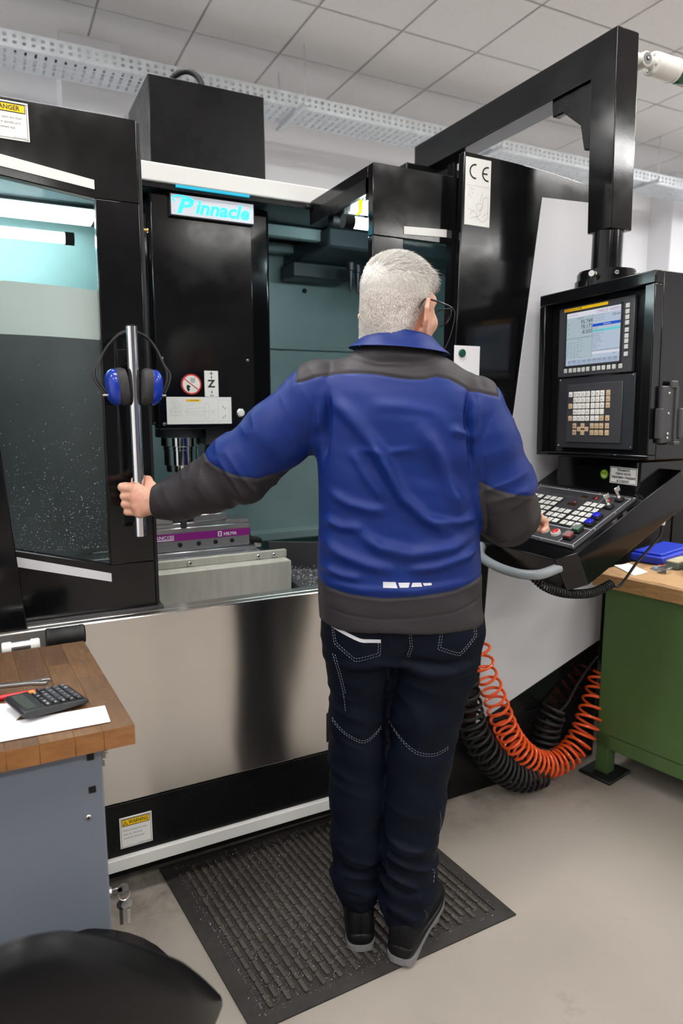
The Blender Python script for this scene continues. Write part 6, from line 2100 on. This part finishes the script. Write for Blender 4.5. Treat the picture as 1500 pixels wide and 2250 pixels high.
# ---------------------------------------------------------------- trousers
P, lo, h = grid((-.09, 1.46, .05), (.42, 1.88, 1.02), .0062)
HIP = [(.78, .150, .190, 1.668, .118, .120), (.83, .152, .196, 1.668, .124, .128), (.88, .152, .196, 1.668, .124, .130), (.94, .148, .188, 1.668, .115, .128), (1.00, .146, .18, 1.668, .108, .125)]
LL = [(.058, 1.668, .845), (.056, 1.668, .74), (.050, 1.672, .62), (.046, 1.668, .52), (.046, 1.655, .40), (.044, 1.640, .28), (.040, 1.632, .18), (.046, 1.630, .095)]
LR = [.100, .092, .079, .078, .075, .068, .062, .056]
RL = [(.245, 1.655, .845), (.234, 1.650, .74), (.214, 1.645, .62), (.200, 1.640, .52), (.188, 1.625, .40), (.176, 1.606, .28), (.170, 1.594, .18), (.160, 1.590, .085)]
RR = [.105, .100, .088, .083, .078, .071, .068, .058]
f = smin(rings(P, HIP, 2.3), np.minimum(chain(P, LL, LR, .02), chain(P, RL, RR, .02)), .035)
f = np.maximum(f, np.where(P[..., 0] < .112, .118, .100) + .25 * (P[..., 1] - 1.60) - P[..., 2])
TV, TF = surface_net(f, lo, h)
TV = relax(TV, TF, 3)
TV, TF = refine(TV, TF)
TV = relax(TV, TF, 2)
TN = mesh_normals(TV, TF)
U, Vv, Z = TV.T
low = np.clip((.40 - Z) / .2, 0, 1); knee = np.exp(-((Z - .56) / .09) ** 2)
leg = np.where(U < .115, 0.0, 5.0)
q1 = np.stack([U * 8 + leg, Vv * 6, Z * 24 + U * 6], 1); q2 = np.stack([U * 14 + leg, Vv * 12, Z * 13 - U * 8], 1)
disp = (.0026 + .0095 * low + .0045 * knee) * (.75 * ridged(q1, 41) + .5 * vnoise(q2, 42))
disp += .0020 * vnoise(np.stack([U * 20 + Z * 10 + leg, Vv * 10, Z * 10 - U * 6], 1), 43) * np.clip((Z - .5) / .1, 0, 1)
bk = np.clip(-TN[:, 1] * 1.4, 0, 1)
TFOLD = [([(.13, .80), (.19, .795), (.26, .79), (.31, .80)], -.008, .012), ([(.12, .775), (.20, .768), (.27, .765), (.33, .775)], .006, .012), ([(.0, .775), (.05, .775), (.10, .785)], .004, .012),
         ([(.118, .74), (.117, .68), (.114, .60), (.113, .50)], -.010, .009), ([(.13, .72), (.18, .66), (.22, .60), (.25, .54)], .003, .02), ([(.159, .89), (.163, .84), (.150, .79)], -.005, .006),
         ([(-.02, .70), (.03, .65), (.08, .62)], .004, .016), ([(.12, .31), (.17, .30), (.22, .305)], .006, .012), ([(.0, .26), (.05, .245), (.09, .255)], .006, .012), ([(.11, .215), (.16, .20), (.21, .21)], -.006, .010), ([(.0, .165), (.05, .155), (.09, .16)], .006, .012), ([(.11, .15), (.16, .135), (.21, .14)], .007, .012)]
for pth, a_, w_ in TFOLD:
    disp += a_ * fold_field(U, Z, pth, w_) * bk
TV = TV + TN * disp[:, None]
TV = relax(TV, TF, 1, .35)
TN = mesh_normals(TV, TF)
trousers = cloth_obj('trousers', TV, TF, FAB['navy'], person_o, TN, 'dark navy work trousers with pale stitching')
bvh_t = BVHTree.FromPolygons(TV.tolist(), TF.tolist())
def stitch(path, name='stitching', dash=.0042, gap=.0028, w=.0009, parent=None, close=False):
    p = np.array(path, float)
    seg = np.r_[0, np.cumsum(np.linalg.norm(np.diff(p, axis=0), axis=1))]
    L_ = seg[-1]
    vs, fs = [], []
    s = 0
    while s + dash < L_:
        pts = []
        for t in (s, s + dash):
            uz = np.array([np.interp(t, seg, p[:, 0]), np.interp(t, seg, p[:, 1])])
            hit = on_cloth(bvh_t, uz[0], uz[1], .0007)
            pts.append(hit)
        if pts[0] is not None and pts[1] is not None and np.linalg.norm(pts[0] - pts[1]) < .02:
            d = unit(pts[1] - pts[0]); n_ = unit(np.cross(d, V3(0, 1, 0))) * w / 2
            k = len(vs)
            vs += [pts[0] - n_, pts[1] - n_, pts[1] + n_, pts[0] + n_]
            fs.append((k, k + 1, k + 2, k + 3))
        s += dash + gap
    if vs:
        cloth_obj(name, np.array(vs), np.array(fs), FAB['stitch'], trousers)
def off(path, d):
    return [(a + d[0], b + d[1]) for a, b in path]
def curve2(pts, n=30):
    return catmull([(a, b, 0) for a, b in pts], n)[:, :2]
stitch([(-.024, .870), (-.018, .829), (.033, .793), (.092, .812), (.093, .849)]); stitch([(-.019, .866), (-.013, .833), (.033, .801), (.087, .817), (.087, .850)])
stitch([(.234, .885), (.227, .831), (.281, .811), (.325, .852), (.322, .889)]); stitch([(.240, .885), (.233, .836), (.280, .818), (.319, .854), (.316, .888)])
stitch([(.158, .88), (.163, .835), (.155, .807)]); stitch([(.163, .88), (.168, .835), (.160, .807)])
for dz in (0, .006):
    stitch(curve2([(-.024, .612 + dz), (.022, .583 + dz), (.06, .572 + dz), (.105, .605 + dz)])); stitch(curve2([(.120, .602 + dz), (.166, .567 + dz), (.222, .554 + dz), (.268, .563 + dz)]))
stitch(curve2([(-.022, .80), (-.010, .76), (.004, .70), (.010, .65)])); stitch(curve2([(-.016, .80), (-.004, .76), (.010, .70)]))
stitch(curve2([(.245, .40), (.25, .37), (.248, .34)])); stitch(curve2([(.228, .255), (.237, .235), (.232, .21)])); stitch(curve2([(.205, .16), (.213, .145), (.215, .12)]))
# pale tape over the left back pocket
vs = []
for i in range(13):
    t = i / 12
    for dz in (0, -.0085):
        uu = -.027 + .120 * t; zz = .8785 - .027 * min(1, t * 1.6) + .003 * max(0, t - .625) + dz
        p = on_cloth(bvh_t, uu, zz, .0016)
        vs.append(p if p is not None else (uu, 1.55, zz))
F_ = np.array([(2 * i, 2 * i + 1, 2 * i + 3, 2 * i + 2) for i in range(12)])
tp_ = cloth_obj('pocket_tape', np.array(vs), F_, FAB['reflect'], trousers, None, 'pale grey reflective tape on the pocket')

# ---------------------------------------------------------------- shoes
M['shoe'] = pbr('shoe_leather', (16, 16, 18), .6, spec=.2, bump=.12, bscale=260); M['shoerub'] = pbr('shoe_rubber', (18, 18, 20), .4, spec=.25); M['sole'] = pbr('grey_sole', (122, 120, 122), .65)
def shoe(u0, v0, ang):
    d = V3(math.sin(ang), math.cos(ang), 0); r = V3(math.cos(ang), -math.sin(ang), 0)
    o = V3(u0, v0, .0088)                       # back of the heel on the mat
    def ringpts(tab, zf, n=28):
        vs, fs = [], []
        for (t, hw, z0, z1) in tab:
            for i in range(n):
                a = 2 * PI * i / n
                x = math.copysign(abs(math.cos(a)) ** .75, math.cos(a)) * hw
                z = (z0 + z1) / 2 + math.copysign(abs(math.sin(a)) ** .75, math.sin(a)) * (z1 - z0) / 2
                vs.append(o + d * t + r * x + EZ * z)
        for k in range(len(tab) - 1):
            for i in range(n):
                j = (i + 1) % n
                fs.append((k * n + i, (k + 1) * n + i, (k + 1) * n + j, k * n + j))
        fs.append(tuple(range(n))); fs.append(tuple(range(len(tab) * n - 1, (len(tab) - 1) * n - 1, -1)))
        return vs, fs
    # rows: distance from heel, half width, bottom, top
    up = [(.002, .018, .035, .085), (.008, .030, .020, .108), (.022, .036, .018, .120), (.05, .038, .018, .122), (.085, .037, .018, .118), (.12, .038, .018, .100), (.15, .043, .018, .086), (.19, .049, .018, .074), (.23, .049, .018, .066), (.265, .042, .018, .058), (.285, .028, .020, .046), (.292, .012, .024, .036)]
    vs, fs = ringpts(up, 0)
    sh = cloth_obj('shoe', np.array(vs), np.array([(0, 0, 0, 0)]), M['shoe'], person_o) if False else None
    b = B('shoe').add(to_world(np.array(vs)), fs)
    s_o = obj('shoe', b, person_o, smooth=60, subsurf=1)
    rb = [(-.001, .020, .016, .048), (.006, .033, .016, .050), (.022, .0385, .016, .050), (.06, .040, .016, .044), (.10, .040, .016, .036), (.15, .045, .016, .034), (.19, .051, .016, .034), (.23, .051, .016, .036), (.268, .044, .016, .040), (.290, .030, .016, .038), (.297, .012, .018, .030)]
    vs, fs = ringpts(rb, 0)
    obj('rubber_rand', B('shoerub').add(to_world(np.array(vs)), fs), s_o, smooth=60, subsurf=1)
    # outsole with a notched edge
    out = [(-.001, .014), (.005, .029), (.02, .0365), (.06, .038), (.11, .038), (.15, .043), (.19, .0485), (.23, .0485), (.27, .041), (.290, .026), (.296, .010)]
    L_ = [o + d * t - r * w for t, w in out]; R_ = [o + d * t + r * w for t, w in out][::-1]
    poly = catmull(L_ + R_ + [L_[0]], 88)[:-1]
    n = len(poly)
    top = poly + EZ * .0180; bot = poly.copy()
    for i in range(n):
        bot[i] += EZ * (.0055 if (i // 3) % 2 else 0.0)
    vs = np.vstack([bot, top])
    fs = [tuple(range(n - 1, -1, -1)), tuple(range(n, 2 * n))] + [(i, (i + 1) % n, n + (i + 1) % n, n + i) for i in range(n)]
    obj('outsole', B('sole').add(to_world(vs), fs), s_o, smooth=0)
    # loop seam on the heel
    obj('heel_seam', B('shoerub').tube(to_world(np.array([o + d * (-.0015) + EZ * z for z in np.linspace(.05, .10, 8)])), .0012, 6), s_o)
shoe(.050, 1.562, math.radians(-2))
shoe(.143, 1.522, math.radians(25))

# ---------------------------------------------------------------- head details: eyes, hair, glasses
M['eyewhite'] = pbr('eye_white', (226, 222, 216), .2); M['iris'] = pbr('iris', (70, 90, 100), .15)
for s in (-1, 1):
    c = to_world(hp2w((s * .031, .0795, .003))); dd = unit(to_world(hp2w((s * .031, 1, .0))) - to_world(hp2w((s * .031, 0, 0))))
    b = B('eyewhite').lathe(c - dd * .011, dd, [(.0001, .002), (.003, .0075), (.007, .0105), (.011, .0118), (.015, .0110), (.019, .0080), (.0215, .004), (.0221, .0008)], 18)
    b.use('iris').lathe(c + dd * .0085, dd, [(0, .0056), (.0021, .0050), (.0028, .002)], 16)
    obj('eye', b, person_o)
# hair cap: the skull pushed out a little above a hairline
Nh = mesh_normals(hV, hF)
x_, y_, z_ = hV.T
# hairline: height above which hair grows, as a function of how far forward
hl = np.interp(y_, [-.11, -.075, -.045, -.025, -.008, .004, .012, .03, .055, .08, .1], [-.130, -.116, -.078, -.052, -.026, .002, .018, .038, .050, .062, .072])
f_h = (z_ - hl) + .003 * vnoise(hV * 90, 61)
ear = sd_ear(hV.astype(np.float32))
f_h = np.minimum(f_h, ear - .0035)
thick = np.clip(f_h / .03, 0, 1) ** .7 * (.0022 + .0090 * np.clip((z_ - .025) / .06, 0, 1) + .008 * np.clip((y_ - .02) / .05, 0, 1))
hairV = hV + Nh * (.0008 + thick + .0009 * vnoise(hV * np.array([260, 260, 120]), 62) * np.clip(f_h / .01, 0, 1))[:, None]
(cV_, cN_, cT_, _u), _ = clip_mesh(hairV, Nh, tri(hF), f_h)
hairW = HC + cV_ @ HR.T
hair_o = cloth_obj('hair', hairW, cT_, FAB['haircap'], person_o, None, 'short cropped white hair')
at_ = hair_o.data.attributes.new('cropped', 'FLOAT', 'POINT')
crop_ = 1 - np.clip((cV_[:, 2] - .012 + .10 * np.clip(-cV_[:, 1] - .06, 0, .04) - .25 * np.clip(cV_[:, 1], 0, .1)) / .045, 0, 1)
at_.data.foreach_set('value', np.clip(crop_, 0, 1).astype(np.float32))
# strands
sel = np.where(f_h > -.001)[0]
n_str = 22000
pick = rng.choice(sel, n_str)
base = hairV[pick] + rng.normal(size=(n_str, 3)) * .0010
nr = Nh[pick]
yq, zq = base[:, 1], base[:, 2]
topw = np.clip((zq - .035) / .05, 0, 1)
lenw = .0050 + .011 * topw + .020 * np.clip((yq - .045) / .03, 0, 1) * np.clip(topw * 2, 0, 1)
comb = np.stack([base[:, 0] * 0 + .35 * topw, .3 + .9 * topw, -.9 + 1.0 * topw], 1) + rng.normal(size=(n_str, 3)) * .28
comb = comb - nr * (comb * nr).sum(1)[:, None] * .7
comb /= np.linalg.norm(comb, axis=1)[:, None]
lift = .35 + .25 * topw
d1 = comb + nr * lift[:, None]; d1 /= np.linalg.norm(d1, axis=1)[:, None]
p0 = base - nr * .001; p1 = p0 + d1 * lenw[:, None] * .55; p2 = p1 + (comb + nr * .08) * lenw[:, None] * .5
wv = np.cross(d1, rng.normal(size=(n_str, 3))); wv /= np.linalg.norm(wv, axis=1)[:, None]
wd = (.00028 + .00012 * topw)[:, None]
SV = np.stack([p0 - wv * wd, p0 + wv * wd, p1 + wv * wd * .9, p1 - wv * wd * .9, p2], 1).reshape(-1, 3)
k = np.arange(n_str)[:, None] * 5
ST = np.vstack([k + np.array([[0, 1, 2]]), k + np.array([[0, 2, 3]]), k + np.array([[3, 2, 4]])])
st_o = cloth_obj('hair_strands', HC + SV @ HR.T, ST, FAB['hair'], hair_o)
st_o['kind'] = 'stuff'
# eyebrows
for s in (-1, 1):
    pts = [to_world(hp2w((s * x, y, z))) for x, y, z in ((.014, .0925, .026), (.028, .0935, .031), (.044, .084, .029))]
    obj('eyebrow', B(FAB['hairgrey']).tube(catmull(pts, 10), [.002, .003, .0034, .0036, .0036, .0034, .0032, .0028, .0022, .001], 8), person_o)
# glasses
M['gframe'] = pbr('glasses_frame', (60, 60, 64), .2, metal=.7); M['glens'] = pbr('glasses_lens', (235, 242, 245), .02, trans=1.0, ior=1.15)
def hw(x, y, z):
    return to_world(hp2w((x, y, z)))
gl = B('gframe')
for s in (-1, 1):
    gl.tube([hw(s * x, y, z) for x, y, z in ((.0735, .112, .012), (.0800, .085, .013), (.0830, .040, .014), (.0845, .008, .013))], .0023, 8)
    gl.tube(catmull([hw(s * x, y, z) for x, y, z in ((.0845, .008, .013), (.0850, -.012, .010), (.0835, -.026, -.004), (.0825, -.030, -.012))], 10), .0022, 8)
    gl.tube(catmull([hw(s * x, y, z) for x, y, z in ((.0735, .112, .012), (.066, .118, .012), (.036, .124, .014), (.014, .125, .010))], 14), .0016, 8)
gl.tube(catmull([hw(x, y, z) for x, y, z in ((-.014, .125, .010), (0, .129, .010), (.014, .125, .010))], 8), .0014, 8)
go_ = obj('glasses', gl, person_o, label='thin dark-rimmed glasses')
for s in (-1, 1):
    pts = [(.0115 + .0, .010), (.030, .0135), (.052, .013), (.066, .011), (.0665, -.008), (.056, -.023), (.036, -.028), (.018, -.022), (.011, -.006)]
    fr3 = [hw(s * a, .118 + .008 * (1 - ((a - .01) / .06)) - .004 * (-b / .03 if b < 0 else 0), b) for a, b in pts]
    bk3 = [p - unit(hw(0, 1, 0) - hw(0, 0, 0)) * .0016 for p in fr3]
    n = len(pts)
    lb = B('glens').add(fr3 + bk3, [tuple(range(n)), tuple(range(2 * n - 1, n - 1, -1))] + [(i, n + i, n + (i + 1) % n, (i + 1) % n) for i in range(n)])
    obj('lens', lb, go_, smooth=0)
    obj('rim', B('gframe').tube(catmull(fr3 + [fr3[0]], 40), .0010, 6), go_)
# cord of the glasses hanging to the collar
obj('glasses_cord', B('rubber').tube(catmull([hw(.0735, .114, .012), hw(.080, .116, .000), hw(.083, .108, -.03), hw(.083, .090, -.075), hw(.078, .060, -.115), hw(.068, .025, -.135)], 24), .0010, 6), go_)
